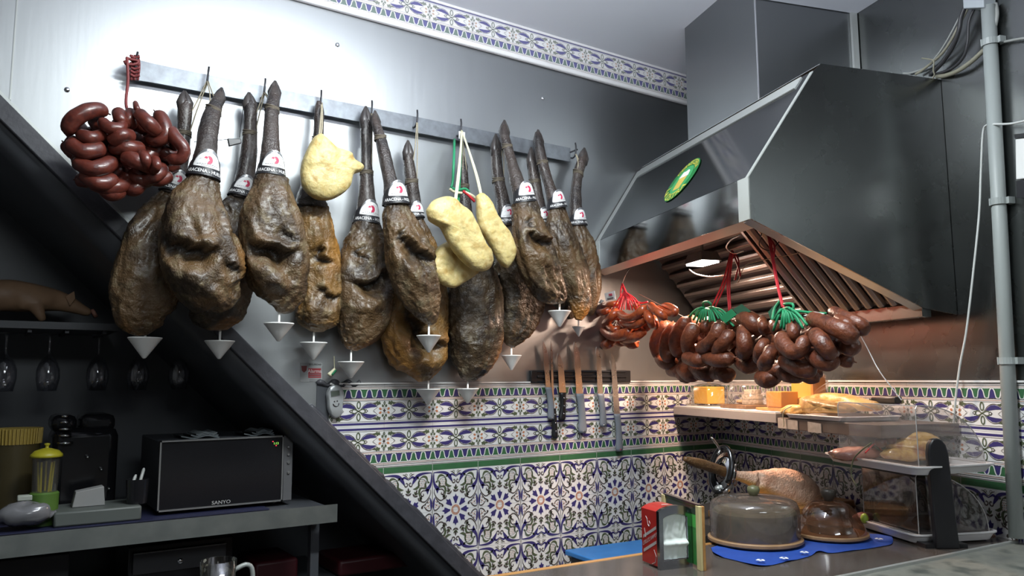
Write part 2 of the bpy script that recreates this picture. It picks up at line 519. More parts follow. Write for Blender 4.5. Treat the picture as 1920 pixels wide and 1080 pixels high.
def field_tile():                                     # 20 x 15 cm, half a flower at the bottom edge
    P = Pat()
    for a in (22.5, 67.5, 112.5, 157.5, 0, 45, 90, 135, 180):
        r = math.radians(a)
        lo, hi = max(r-.15, 0), min(r+.15, PI)
        P.poly([(1.3*math.cos(lo), 1.3*math.sin(lo)), (1.9*math.cos(lo), 1.9*math.sin(lo)), (1.9*math.cos(hi), 1.9*math.sin(hi)), (1.3*math.cos(hi), 1.3*math.sin(hi))], Oc)
    P.ring(0, 0, 1.1, 1.1, .12, Oc, a0=0, a1=180)
    pet = [(2.4, .3), (3.2, .55), (4.1, 1.0), (4.9, 1.15), (4.85, .5), (5.9, 0)]
    for a in (45, 90, 135):
        c, q = math.cos(math.radians(a)), math.sin(math.radians(a))
        P.poly([(u*c-v*q, u*q+v*c) for u, v in pet+[(u, -v) for u, v in pet[::-1][1:]]], Bl)
    for sx in (1, -1):
        P.poly([(sx*2.4, 0)]+[(sx*u, v) for u, v in pet], Bl)
    for a, r0, k in ((90, 6.4, 1), (67, 6.3, .95), (113, 6.3, .95), (47, 6.0, .8), (133, 6.0, .8)):
        c, q = math.cos(math.radians(a)), math.sin(math.radians(a))
        x, y = r0*c, r0*q
        P.leaf(x+1.3*c*k, y+1.3*q*k, a, 1.9*k, .9*k, Um)
        for d in (1, -1):
            P.leaf(x+.3*c, y+.3*q, a+58*d, 1.5*k, .75*k, Um)
            P.leaf(x+1.0*c*k, y+1.0*q*k, a+38*d, 1.6*k, .65*k, Ol)
        P.stroke([(x, y), (x+c, y+q), (x+2*c, y+2*q)], .18, Um, n=4)
    def half():
        P.stroke([(-9.5, 14.2), (-7.6, 14.25), (-5.6, 14.1), (-4.0, 13.6), (-2.9, 12.6), (-2.2, 11.6), (-1.6, 10.6)], [.25, .55, .85, 1.15, 1.35, 1.0, .4], Bl)
        P.stroke([(-1.7, 10.8), (-1.3, 10.0), (-.6, 10.0), (-.3, 10.7), (-.8, 11.2), (-1.1, 10.8)], [.3, .4, .4, .4, .3, .2], Um)
        P.stroke([(-2.6, 12.7), (-1.6, 13.2), (-.7, 12.7), (0, 12.3)], [.8, .7, .4, .25], Bl)
        P.stroke([(-2.3, 14.3), (-1.2, 13.9), (-.4, 13.0), (0, 12.9)], .22, Um)
        P.ring(-1.0, 14.1, .5, .4, .16, Ol, n=8)
        P.stroke([(-9.5, 14.2), (-9.55, 12.2), (-9.3, 10.4), (-8.7, 9.2), (-7.9, 8.4), (-7.0, 7.9)], [.25, .6, .85, 1.2, 1.4, .4], Bl)
        P.stroke([(-8.2, 8.4), (-7.9, 7.4), (-8.0, 6.6)], [1.3, .8, .2], Bl)
        P.stroke([(-7.2, 8.0), (-5.8, 7.9), (-5.1, 6.9), (-5.6, 6.0), (-6.3, 6.3), (-6.1, 6.9)], [.3, .35, .4, .4, .35, .3], Um)
        P.stroke([(-9.2, 8.2), (-9.2, 6.8), (-8.3, 5.2), (-6.9, 4.0), (-5.6, 4.1), (-5.1, 5.0), (-5.6, 5.4)], [.2, .3, .35, .4, .4, .4, .3], Um)
        P.stroke([(-9.4, .7), (-9.5, 2.5), (-9.3, 4.2), (-8.9, 5.3)], [.2, .8, .65, .1], Bl)
        P.stroke([(-8.9, 5.3), (-8.0, 4.1), (-6.9, 3.0), (-6.0, 2.5), (-5.5, 2.1)], [.2, .3, .35, .45, .5], Um)
        P.stroke([(-9.4, .7), (-8.4, .6), (-7.4, 1.2), (-6.6, 2.2)], [.3, .4, .4, .3], Um)
        P.ell(-5.7, 1.9, .45, .4, Um)
        for x, y in ((-8.6, 1.6), (-8.0, 2.4), (-8.7, 2.7), (-8.5, 3.7), (-7.5, 1.9)):
            P.ell(x, y, .2, .2, Oc, n=6)
        for x, y, a in ((-8.2, 3.2, 60), (-7.4, 2.7, 20), (-8.3, 1.9, 100)):
            P.leaf(x, y, a, .8, .4, Um)
        # leafy square in the corner
        P.stroke([(-8.1, 10.9), (-7.4, 12.6), (-6.2, 13.1), (-4.6, 12.5)], [.2, .8, .7, .1], Ol)
        P.stroke([(-4.9, 12.6), (-4.2, 11.2), (-4.2, 9.8), (-3.2, 9.0), (-1.9, 8.9)], [.2, .6, .8, .9, .1], Ol)
        P.stroke([(-7.6, 11.4), (-7.0, 10.2), (-7.2, 9.0), (-6.2, 8.6)], [.2, .7, .6, .1], Ol)
        P.stroke([(-6.6, 8.8), (-5.2, 8.9), (-4.5, 8.0), (-4.6, 6.6), (-4.9, 5.6)], [.2, .6, .9, .7, .1], Ol)
        P.leaf(-4.4, 12.3, 40, 1.6, .9, Ol)
        P.leaf(-7.7, 11.0, 195, 1.2, .8, Ol)
        for i in range(4):
            for j in range(4):
                P.ell(-6.6+.62*i+.1*(j % 2), 9.4+.66*j, .17, .17, (Um, Oc)[(i+j) % 2], n=6)
        P.stroke([(-6.9, 9.2), (-6.9, 11.6), (-4.5, 12.0), (-4.4, 9.2), (-6.9, 9.2)], .13, Um, n=24)
        P.poly([(-9.95, 0), (-9.85, 0), (-9.85, 15), (-9.95, 15)], Um)
    P.sym(half)
    return P.p

def border_tile():                                    # 20 x 14.2 cm, scallops along the top, double line at the bottom
    P = Pat()
    P.poly([(-10, .55), (10, .55), (10, 1.25), (-10, 1.25)], Bl)
    P.poly([(-10, 1.62), (10, 1.62), (10, 1.72), (-10, 1.72)], Um)
    for y, h, m in ((14.0, .10, Um), (13.45, .16, Um), (12.98, .08, Oc), (9.05, .12, Oc), (8.62, .10, Um)):
        P.poly([(-10, y-h), (10, y-h), (10, y), (-10, y)], m)
    T, B = 12.4, 9.5
    P.poly([(-10, B), (10, B), (10, T), (-10, T)], Gr, 1)
    for k in range(-2, 3):
        x = k*4.0
        bell = [(-1.25, B), (-1.0, B+.35), (-.85, B+1.2), (-.6, B+2.2), (-.3, T-.15), (.3, T-.15), (.6, B+2.2), (.85, B+1.2), (1.0, B+.35), (1.25, B)]
        P.poly([(x+u, v) for u, v in bell], Bl, 2)
        P.stroke([(x-2.0, B+.1), (x-1.5, B+.2), (x-1.15, B+1.0), (x-.9, B+2.1), (x-.45, T-.1), (x, T+.12), (x+.45, T-.1), (x+.9, B+2.1), (x+1.15, B+1.0), (x+1.5, B+.2), (x+2.0, B+.1)], .36, Wt, 3, n=30)
    P.stroke([(-10+.5*i, B-.02+.14*(i % 2)) for i in range(41)], .18, Um, 3, n=60)
    P.stroke([(-10+.5*i, T+.3-.2*(i % 2)) for i in range(41)], .28, Wt, 3, n=60)
    cy = 5.2
    for sy in (1, -1):
        def half():
            q = [(-.8, .35), (-1.8, 1.55), (-3.2, 2.35), (-4.6, 2.5), (-5.9, 2.15), (-7.1, 1.35), (-5.9, 1.25), (-4.7, 1.2), (-3.4, 1.0), (-2.0, .75)]
            P.poly([(x, cy+sy*y) for x, y in q], Bl)
            P.stroke([(x, cy+sy*(y+.25)) for x, y in q[:6]], .2, Um, n=16)
            P.stroke([(-7.4, cy+sy*1.3), (-6.3, cy+sy*.5), (-5.6, cy), (-6.3, cy-sy*.4)], .1, Um, n=8)
            a = [(-8.6, 2.2), (-8.2, 3.3), (-7.6, 3.0), (-7.2, 3.4), (-6.6, 2.9), (-5.4, 2.7), (-6.4, 2.2), (-6.9, 2.3), (-7.3, 1.7), (-7.8, 2.1)]
            P.poly([(x, cy+sy*y) for x, y in a], Ol)
            P.stroke([(-9.9, cy+sy*.9), (-9.1, cy+sy*.55)], .1, Um, n=2)
            for an in (22, 68):
                r = math.radians(an)
                P.leaf(-10+1.15*math.cos(r), cy+sy*1.15*math.sin(r), sy*an, 1.25, .95, (Oc if an == 22 else Ol))
            P.poly([(-10, cy), (-9.4, cy), (-10, cy+sy*.7)], Um)
            P.stroke([(-10, cy+sy*1.9), (-9.7, cy+sy*2.6), (-10, cy+sy*3.1)], .3, Ol, n=6)
        P.sym(half)
        P.ring(0, cy+sy*2.0, .62, 1.15, .42, Ol, n=12)
        P.stroke([(-2.9, cy-sy*.15), (-1.6, cy-sy*.7), (0, cy+sy*.05), (1.6, cy+sy*.7), (2.9, cy+sy*.15)], .34, Ol, n=18)
    for x in (-2.9, 2.9):
        P.poly([(x-.75, cy), (x, cy+.65), (x+.75, cy), (x, cy-.65)], Um)
        P.ell(x, cy, .3, .26, Wt, 3, n=6)
    return P.p
def flip(pat, h): return [([(x, h-y) for x, y in q], m, l) for q, m, l in pat]
FIELD, BORDER = field_tile(), border_tile()
FIELD_UP, BORDER_DN = flip(FIELD, 15), flip(BORDER, 14.2)

class Tiles:
    def __init__(s, fn):
        s.mb, s.fn = MB(), fn                         # fn(u, z, depth) -> world point
    def slab(s, u0, u1, z0, z1, m, d=.0):
        s.mb.cur = m
        s.mb.quad(s.fn(u0, z0, d), s.fn(u1, z0, d), s.fn(u1, z1, d), s.fn(u0, z1, d))
    def pat(s, pat, uc, z0, kz=1.0):
        for q, m, l in pat:
            s.mb.cur = m
            s.mb.quad(*[s.fn(uc+x/100, z0+y/100*kz, .0006+.0003*l) for x, y in q])
Z_TOP, Z_L, Z_GT, Z_GB = 1.582, 1.4315, 1.2822, 1.2585
def dado(T, u0, n, du=.2, zmin=.75):
    for k in range(n):
        a, b = u0+k*du, u0+(k+1)*du
        g = .0009
        c = (a+b)/2
        T.slab(a+g, b-g, Z_L+.0006, Z_TOP, Wt)
        T.pat(BORDER, c, Z_L, (Z_TOP-Z_L)/.142)
        T.slab(a+g, b-g, Z_GT+.0008, Z_L-.0006, Wt)
        T.pat(BORDER_DN, c, Z_GT, (Z_L-Z_GT)/.142)
        T.slab(a+g, b-g, Z_GB+.0008, Z_GT-.0008, Gr)
        z, r = Z_GB, 0
        while z-.152 > zmin-.16:
            T.slab(a+g, b-g, z-.152+.0008, z-.0008, Wt)
            T.pat(FIELD if r % 2 == 0 else FIELD_UP, c, z-.152, .152/.15)
            z -= .152
            r += 1
TB = Tiles(lambda u, z, d: V((u, -.006-d, z)))
TB.slab(.95, 3.02, .6, Z_TOP, Gt, -.0005)
dado(TB, .81, 11)
bm = bmesh.new()
ob = TB.mb.build('tile_dado', TM, wall_back, fix=False)
bm.from_mesh(ob.data)
nd = V((.965, 0, 1)).normalized()
bmesh.ops.bisect_plane(bm, geom=bm.verts[:]+bm.edges[:]+bm.faces[:], plane_co=(0, 0, diag(0, -.012)), plane_no=nd, clear_inner=True)
bmesh.ops.bisect_plane(bm, geom=bm.verts[:]+bm.edges[:]+bm.faces[:], plane_co=(3.019, 0, 0), plane_no=(1, 0, 0), clear_outer=True)
bmesh.ops.bisect_plane(bm, geom=bm.verts[:]+bm.edges[:]+bm.faces[:], plane_co=(1.0, 0, 0), plane_no=(1, 0, 0), clear_inner=True)
bm.to_mesh(ob.data)
bm.free()
TR = Tiles(lambda u, z, d: W(u, .006+d, z))
TR.slab(0.0, 3.4, .6, Z_TOP, Gt, -.0005)
dado(TR, 0.0, 17)
TR.mb.build('tile_dado', TM, wall_right, fix=False)
# tile frieze under the ceiling
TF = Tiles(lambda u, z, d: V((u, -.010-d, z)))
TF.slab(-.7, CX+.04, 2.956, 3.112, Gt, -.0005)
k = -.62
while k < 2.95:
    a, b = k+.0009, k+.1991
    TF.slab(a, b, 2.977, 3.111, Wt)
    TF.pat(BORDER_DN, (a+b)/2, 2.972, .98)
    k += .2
TM2 = [M['glaze'], mat('hazed_cobalt_glaze', (.13, .125, .27), .2), mat('hazed_green_glaze', (.17, .22, .19), .2), mat('hazed_olive_glaze', (.24, .26, .22), .2), mat('hazed_umber_glaze', (.22, .21, .21), .2), mat('hazed_ochre_glaze', (.52, .38, .30), .2), M['grout']]  # frieze glazes made paler: lens haze painted into their colours
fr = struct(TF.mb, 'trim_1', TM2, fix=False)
MB().prism([(-.7, -.010, 2.956), (CX+.03, -.010, 2.956), (CX+.03, -.022, 2.958), (-.7, -.022, 2.958)], (0, 0, .020)).build('moulding', M['glaze'], fr, bevel=.004)
MB().prism([(-.7, -.010, 3.103), (CX+.03, -.010, 3.103), (CX+.03, -.016, 3.103), (-.7, -.016, 3.103)], (0, 0, .010)).build('moulding', M['glaze'], fr)
MB().prism([(1.0, -.006, 1.582), (CX, -.006, 1.582), (CX, -.011, 1.582), (1.0, -.011, 1.582)], (0, 0, .006)).build('tile_cap', M['glaze'], wall_back)
MB().hexa([W(0, .0, 1.582), W(3.4, .0, 1.582), W(3.4, .012, 1.582), W(0, .012, 1.582)], [W(0, 0, 1.588), W(3.4, 0, 1.588), W(3.4, .012, 1.588), W(0, .012, 1.588)]).build('tile_cap', M['glaze'], wall_right)
# ================================================================== extractor hood
S1 = 1.425
def sb(t): return .3064*t+.006                         # where a line t in front of the right wall meets the back wall
hood = thing('extractor_hood', W(.8, .4, 2.3), 'large stainless steel extractor hood in the corner with a green oval sticker', 'hood')
ZB, ZL, ZS, ZT = 2.074, 2.205, 2.566, 2.592
TL, TS, TT = .757, .505, .478
def pan(name, q, th, m, par=hood, **k):               # a sheet-metal panel from four (s,t,z) corners
    p = [W(*a) for a in q]
    n = (p[1]-p[0]).cross(p[2]-p[0]).normalized()*th
    return MB().hexa(p, [a+n for a in p]).build(name, m, par, **k)
E1, E0 = S1-.003, 0
pan('lip', [(sb(TL), TL, ZB), (E1, TL, ZB), (E1, TL, ZL), (sb(TL), TL, ZL)], .002, M['hood_steel'])
pan('sloped_panel', [(sb(TL), TL, ZL), (E1, TL, ZL), (E1, TS, ZS), (sb(TS), TS, ZS)], .002, M['hood_steel'])
pan('top_panel', [(sb(TT), TT, ZT), (E1, TT, ZT), (E1, .002, ZT), (.008, .002, ZT)], .002, M['steel'])
side = MB()
prof = [(TL, ZB), (TL, ZL), (TS, ZS), (TT, ZT), (.002, ZT), (.002, 1.80), (.133, 1.818)]
side.prism([W(E1, t, z) for t, z in prof], YW*.006)
side.build('side_panel', M['steel_dark'], hood)
def strip(name, a, b, wd, up, m=M['steel_edge']):     # flat edging strip from a to b, wd wide in direction up
    a, b = W(*a), W(*b)
    u = V(up).normalized()*wd
    n = (b-a).cross(u).normalized()*.004
    return MB().hexa([a, b, b+u, a+u], [a+n, b+n, b+u+n, a+u+n]).build(name, m, hood)
sl = W(0, TS, ZS)-W(0, TL, ZL)
strip('edge_strip', (sb(TL), TL+.003, ZB), (sb(TL), TL+.003, ZL), .045, YW)
strip('edge_strip', (sb(TL), TL+.003, ZL), (sb(TS)+.0, TS+.003, ZS), .05, YW)
strip('edge_strip', (E1-.055, TL+.003, ZB), (E1-.055, TL+.003, ZL), .056, YW)
strip('edge_strip', (E1-.012, TL+.003, ZL), (E1-.012, TS+.003, ZS), .014, YW)
ue = V((TS-TL, ZS-ZL)).normalized()
strip('edge_strip', (sb(TS)+.05, TS+.003-ue.x*.052, ZS-ue.y*.052), (E1-.05, TS+.003-ue.x*.052, ZS-ue.y*.052), .050, sl)
# flanges round the opening
pan('flange', [(sb(TL), TL, ZB), (E1, TL, ZB), (E1, TL-.045, ZB-.016), (sb(TL-.045), TL-.045, ZB-.016)], .002, M['steel_edge'])
pan('flange', [(E1, TL, ZB), (E1, .133, 1.818), (E1-.035, .133, 1.812), (E1-.035, TL, ZB-.006)], .002, M['steel_edge'])
bk = MB()
bk.hexa([W(sb(.135), .135, 1.790), W(E1, .135, 1.790), W(E1, .10, 1.790), W(sb(.1), .10, 1.790)], [W(sb(.135), .135, 1.836), W(E1, .135, 1.836), W(E1, .10, 1.836), W(sb(.1), .10, 1.836)])
bk.build('back_rim', M['steel_dark'], hood, bevel=.002)
pan('back_plate', [(.01, .012, 1.80), (E1, .012, 1.80), (E1, .012, ZT), (.01, .012, ZT)], .002, M['steel_dark'])
# grease filters: one bank of baffles along the hood, one of baffles down the slope
fa, fb = V((.14, 1.838)), V((.49, 2.235))
def fp(s, u, d=0):                                     # point on the filter slope, u from 0 to 1, d out of it
    n = V((fb.y-fa.y, -(fb.x-fa.x))).normalized()
    q = fa+(fb-fa)*u+n*d
    return W(s, q.x, q.y)
filt_d = mat('dark_greasy_filter_steel', (.12, .105, .10), .40, 1, rvar=.08, scale=20, bump=.03)
filt = mat('greasy_filter_steel', (.25, .23, .22), .36, 1, rvar=.08, scale=20, bump=.03)
f1 = MB()
f1.hexa([fp(.89, 0, -.012), fp(E1, 0, -.012), fp(E1, 1, -.012), fp(.89, 1, -.012)], [fp(.89, 0, -.02), fp(E1, 0, -.02), fp(E1, 1, -.02), fp(.89, 1, -.02)])
fo = f1.build('grease_filter', M['iron'], hood)
n = 9
for i in range(n):
    a = .90+(E1-.905)*i/n
    wd = (E1-.905)/n*.64
    pr_ = [(0, -.004), (.12, .010), (.5, .016), (.88, .010), (1, -.004)]
    mb = MB()
    mb.hexa([fp(a+wd*u, .01, d) for u, d in pr_], [fp(a+wd*u, .99, d) for u, d in pr_])
    mb.build('baffle', filt, fo, bevel=.002)
f2 = MB()
f2.hexa([fp(.10, 0, -.012), fp(.885, 0, -.012), fp(.885, 1, -.012), fp(.16, 1, -.012)], [fp(.10, 0, -.02), fp(.885, 0, -.02), fp(.885, 1, -.02), fp(.16, 1, -.02)])
fo = f2.build('grease_filter', M['iron'], hood)
n = 9
for i in range(n):
    u0 = .02+.97*i/n
    wd = .97/n*.62
    pr_ = [(0, -.004), (.15, .010), (.5, .016), (.85, .010), (1, -.004)]
    mb = MB()
    mb.hexa([fp(.17, u0+wd*u, d) for u, d in pr_], [fp(.88, u0+wd*u, d) for u, d in pr_])
    mb.build('baffle', filt_d, fo, bevel=.002)
MB().hexa([fp(.884, 0, .002), fp(.897, 0, .002), fp(.897, 1, .002), fp(.884, 1, .002)], [fp(.884, 0, .018), fp(.897, 0, .018), fp(.897, 1, .018), fp(.884, 1, .018)]).build('filter_frame', filt, hood)
# lamp
lampc = V((.665, .47))
lp = MB()
lp.hexa([W(.595, .43, 2.062), W(.735, .43, 2.062), W(.735, .52, 2.062), W(.595, .52, 2.062)], [W(.61, .44, 2.10), W(.72, .44, 2.10), W(.72, .51, 2.10), W(.61, .51, 2.10)])
lam = lp.build('lamp', M['steel'], hood)
MB().box(W(.665, .475, 2.058), (.125, .075, .006), (YW, NN, V((0, 0, 1)))).build('diffuser', mat('lit_lamp_glass', (1, .90, .82), .3, emit=22), lam)
MB().tube([W(.665, .475, 2.11), W(.665, .475, 2.40)], .006).build('lamp_bracket', M['steel'], lam)
area('hood_lamp_light', W(.665, .475, 2.052), W(.665, .475, 1.0), .11, .07, 18, (1, .70, .52))
# sticker on the sloped panel
stc = at(1281, 337, 0)
def onslope(s, u, d=.004):                              # u metres up the slope from the lip
    e = V((TS-TL, ZS-ZL)).normalized()
    n = V((e.y, -e.x))
    q = V((TL, ZL))+e*u+n*d
    return W(s, q.x, q.y)
def slope_px(x, y):                                    # pixel to (s,u) on the slope
    a, b = W(0, TL+.002, ZL+.002), W(0, TS+.002, ZS+.002)
    n = (b-a).cross(YW).normalized()
    r = ray(x, y)
    p = EYE+r*((a-EYE).dot(n)/r.dot(n))
    d = p-V((CX, 0, 0))
    return d.dot(YW), (p-a).dot((b-a).normalized())
sc, uc = .863, .163
RS, RU = .092, .104
def disc(name, r0, r1, d, m, par, n=48, squash=1):
    mb = MB()
    for k in range(n):
        a, b = 2*PI*k/n, 2*PI*(k+1)/n
        mb.quad(*[onslope(sc+r*RS*math.cos(t), uc+r*RU*squash*math.sin(t), d) for r, t in ((r0, a), (r1, a), (r1, b), (r0, b))])
    return mb.build(name, m, par)
mg1, mg2, my = mat('sticker_green', (.02, .20, .05), .3), mat('sticker_light_green', (.06, .38, .13), .3), mat('sticker_yellow', (.72, .66, .10), .35)
stk = disc('sticker', .0, 1, .0052, mg1, hood)
disc('inner_oval', 0, .66, .0057, mg2, stk)
def text_mesh(txt, size, bold=True):
    c = bpy.data.curves.new('t', 'FONT')
    c.body, c.size, c.align_x, c.align_y = txt, size, 'CENTER', 'CENTER'
    c.resolution_u = 3
    c.offset = .012*size if bold else 0
    o = bpy.data.objects.new('t', c)
    COL.objects.link(o)
    dg = bpy.context.evaluated_depsgraph_get()
    me = o.evaluated_get(dg).to_mesh()
    vs = [tuple(v.co) for v in me.vertices]
    fs = [tuple(p.vertices) for p in me.polygons]
    o.evaluated_get(dg).to_mesh_clear()
    bpy.data.objects.remove(o)
    bpy.data.curves.remove(c)
    return vs, fs
def text_on(name, txt, size, fn, m, par, bold=True):   # fn maps flat (x,y) metres to a world point
    vs, fs = text_mesh(txt, size, bold)
    mb = MB()
    mb.add([fn(x, y) for x, y, z in vs], fs)
    return mb.build(name, m, par, fix=False)
def arc_text(txt, size, r, a0, inward, m, par, name='lettering'):
    def fn(x, y):
        if inward:                                      # letters upright at the top
            a = a0-x/(r*RS)
            q = r*RS+y
        else:
            a = a0+x/(r*RS)
            q = r*RS-y
        return onslope(sc+q*math.cos(a), uc+q*math.sin(a)*RU/RS, .0064)
    text_on(name, txt, size, fn, m, par)
arc_text('CERVECERIA', .030, .82, PI/2, True, my, stk)
arc_text('La OSTRA', .042, .83, -PI/2-.1, False, my, stk)
gl = MB()
gl.quad(*[onslope(sc+a*RS, uc+b*RU, .0062) for a, b in ((-.26, -.48), (.26, -.48), (.34, .12), (-.34, .12))])
gl.build('beer_glass', mat('sticker_gold', (.60, .42, .07), .35, var=(.72, .56, .14), scale=120), stk)
fm = MB()
fm.quad(*[onslope(sc+a*RS, uc+b*RU, .0064) for a, b in ((-.38, .12), (.38, .12), (.30, .36), (.12, .46), (-.08, .40), (-.28, .42))])
fm.build('beer_foam', M['label_white'], stk)
# duct up to the ceiling
dc = MB()
a, b, t0, t1 = .54, 1.055, .004, .45
dc.hexa([W(a, t0, ZT+.003), W(b, t0, ZT+.003), W(b, t1, ZT+.003), W(a, t1, ZT+.003)], [W(a, t0, CEIL), W(b, t0, CEIL), W(b, t1, CEIL), W(a, t1, CEIL)])
dc.build('duct', M['duct_steel'], hood)
MB().tube([W(b+.002, t1+.002, ZT+.004), W(b+.002, t1+.002, CEIL)], .0035, 6).build('duct_edge', M['chrome'], hood)
MB().hexa([W(b+.001, .004, ZT+.003), W(b+.012, .004, ZT+.003), W(b+.012, .03, ZT+.003), W(b+.001, .03, ZT+.003)], [W(b+.001, .004, CEIL), W(b+.012, .004, CEIL), W(b+.012, .03, CEIL), W(b+.001, .03, CEIL)]).build('duct_trim', M['steel_edge'], hood)
lc = MB()
lc.hexa([W(1.06, .001, 2.996), W(3.5, .001, 2.996), W(3.5, .5, 2.996), W(1.06, .5, 2.996)], [W(1.06, .001, CEIL), W(3.5, .001, CEIL), W(3.5, .5, CEIL), W(1.06, .5, CEIL)])
struct(lc, 'ceiling_lowered_strip', M['plaster'])

# ================================================================== pipe, cables, box on the right wall
pvc = mat('grey_pvc_conduit', (.34, .37, .36), .45)
pp = thing('conduit_pipe', att(1906, 1005, .026), 'vertical grey plastic conduit pipe on the right wall', 'pipe')
R_ = .0205
top, bot = att(1853, 12, .026), att(1906, 1008, .026)
MB().tube([top, top.lerp(bot, .5), bot], R_, 20).build('pipe', pvc, pp, smooth=True)
for y in (84, 393, 690):
    u = (y-12)/(1008-12)
    c = top.lerp(bot, u)
    mb = MB()
    mb.lathe([(R_+.0005, -.010), (R_+.005, -.010), (R_+.005, .010), (R_+.0005, .010)], c, 20, caps=False)
    mb.box(c-NN*.0125+YW*.012, (.045, .024, .02), (YW, NN, V((0, 0, 1))))
    mb.box(c+NN*.020-YW*.009, (.004, .012, .022), (YW, NN, V((0, 0, 1))))
    mb.build('pipe_clip', pvc, pp)
jb = MB()
q = [att(x, y, .004) for x, y in ((1824, -60), (1866, -60), (1868, 18), (1829, 20))]
jb.prism(q, NN*.05)
tag(jb.build('junction_box', mat('light_grey_box', (.42, .46, .48), .5), bevel=.003), 'pale grey junction box at the ceiling above the conduit pipe', 'box')
random.seed(3)
def wire(name, pts, r, m, label, t=.02, group=None, sc=6, ox=1600, oy=0):
    P = [att(ox+x/sc, oy+y/sc, t+.008*math.sin(i)) for i, (x, y) in enumerate(pts)]
    c = crom([tuple(p) for p in P], 6*len(P))
    return tag(MB().tube(c, r, 7).build(name, m, smooth=True), label, 'cable', group)
cg, cb, co = mat('grey_cable', (.30, .31, .29), .5), mat('black_cable', (.03, .03, .032), .45), mat('olive_cable', (.24, .23, .17), .5)
wire('cable', [(1300, -30), (1170, 240), (1040, 480), (930, 640), (800, 765), (640, 822), (560, 826)], .0032, cg, 'thin grey cable, leftmost of the bundle above the hood')
wire('cable', [(1345, -20), (1200, 260), (1090, 470), (975, 625), (790, 780), (700, 836)], .0045, co, 'olive cable second from the left of the bundle above the hood', t=.026)
wire('cable', [(1310, -30), (1215, 180), (1190, 330), (1130, 500), (1010, 690), (870, 838)], .0075, cb, 'thick black cable in the middle of the bundle above the hood', t=.032)
wire('cable', [(1365, 90), (1300, 250), (1285, 480), (1235, 650), (1100, 775), (900, 840), (850, 846)], .0048, cb, 'thinner black cable curving nearer the pipe above the hood', t=.022)
wire('cable', [(1470, 560), (1330, 690), (1180, 795), (1040, 850), (940, 862)], .0075, co, 'olive cable running from the upper pipe clip to the hood top', t=.018)
wire('cable', [(1600, 40), (1618, 150), (1600, 280), (1575, 360)], .006, cg, 'short grey cable behind the top of the conduit pipe', t=.012)
wire('cable', [(1705, 470), (1740, 462), (1830, 445), (1960, 425)], .0042, cg, 'short grey cable going right from the upper pipe clip', t=.012)
wire('cable_tie', [(770, 655), (860, 668), (905, 690), (900, 790), (912, 840), (890, 884)], .0025, co, 'loose olive tie around the cable bundle above the hood', t=.045)
wire('cable', [(1925, 226), (1895, 232), (1862, 233), (1851, 234), (1843, 250), (1839, 330), (1836, 400), (1826, 500), (1812, 620), (1799, 690), (1790, 765), (1788, 800)], .0034, mat('white_cable', (.62, .64, .62), .5), 'thin white cable hanging left of the conduit pipe', t=.034, sc=1, ox=0)
sw = thing('thermostat', att(1925, 310, .0), 'small thermostat cut off at the right edge of the picture', 'thermostat')
MB().prism([att(x, y, .003) for x, y in ((1913, 262), (1945, 258), (1947, 334), (1914, 338))], NN*.02).build('case', M['white'], sw, bevel=.003)
MB().prism([att(x, y, .003) for x, y in ((1912, 253), (1945, 249), (1945, 257), (1913, 261))], NN*.022).build('top_cap', M['black'], sw)
MB().prism([att(x, y, .003) for x, y in ((1915, 340), (1947, 336), (1947, 372), (1916, 372))], NN*.02).build('lower_case', M['iron'], sw)
# ================================================================== hanging rail and hooks
RZ = 2.573
rail = thing('hanging_rail', (1.22, -.03, RZ), 'long grey iron bar with hooks fixed across the steel wall', 'rail')
ra, rb = at(262, 140, -.035).x, at(1069, 295, -.035).x
rl = MB()
st_ = []
for x, h in ((ra-.012, .034), (ra+.02, .032), (ra+.05, .0315), (ra+.12, .031), (rb, .031)):
    st_.append((x, h))
for (xa, ha), (xb, hb) in zip(st_[:-1], st_[1:]):
    rl.hexa([(xa, -.030, RZ-ha), (xb, -.030, RZ-hb), (xb, -.038, RZ-hb), (xa, -.038, RZ-ha)], [(xa, -.030, RZ+ha), (xb, -.030, RZ+hb), (xb, -.038, RZ+hb), (xa, -.038, RZ+ha)])
rl.build('bar', M['rail'], rail)
for x in (ra+.03, rb-.03, (ra+rb)/2):
    MB().tube([(x, -.031, RZ), (x, .0, RZ)], .008).build('standoff', M['iron'], rail)
HK = [(251, 118), (384, 158), (490, 177), (595, 200), (690, 218), (775, 238), (857, 252), (935, 268), (1003, 282), (1072, 297)]
hooks = []
for px, py in HK:
    x = at(px, py, -.04).x
    hooks.append(x)
    MB().tube(crom([(x, -.034, RZ-.012), (x, -.05, RZ-.016), (x+.002, -.064, RZ-.004), (x+.004, -.066, RZ+.028), (x+.007, -.058, RZ+.050)], 12), .0036, 7).build('hook', M['iron'], rail, smooth=True)
MB().tube([(rb-.004, -.036, RZ+.01), (rb+.03, -.05, RZ+.026)], .004, 6).build('hook', M['iron'], rail)

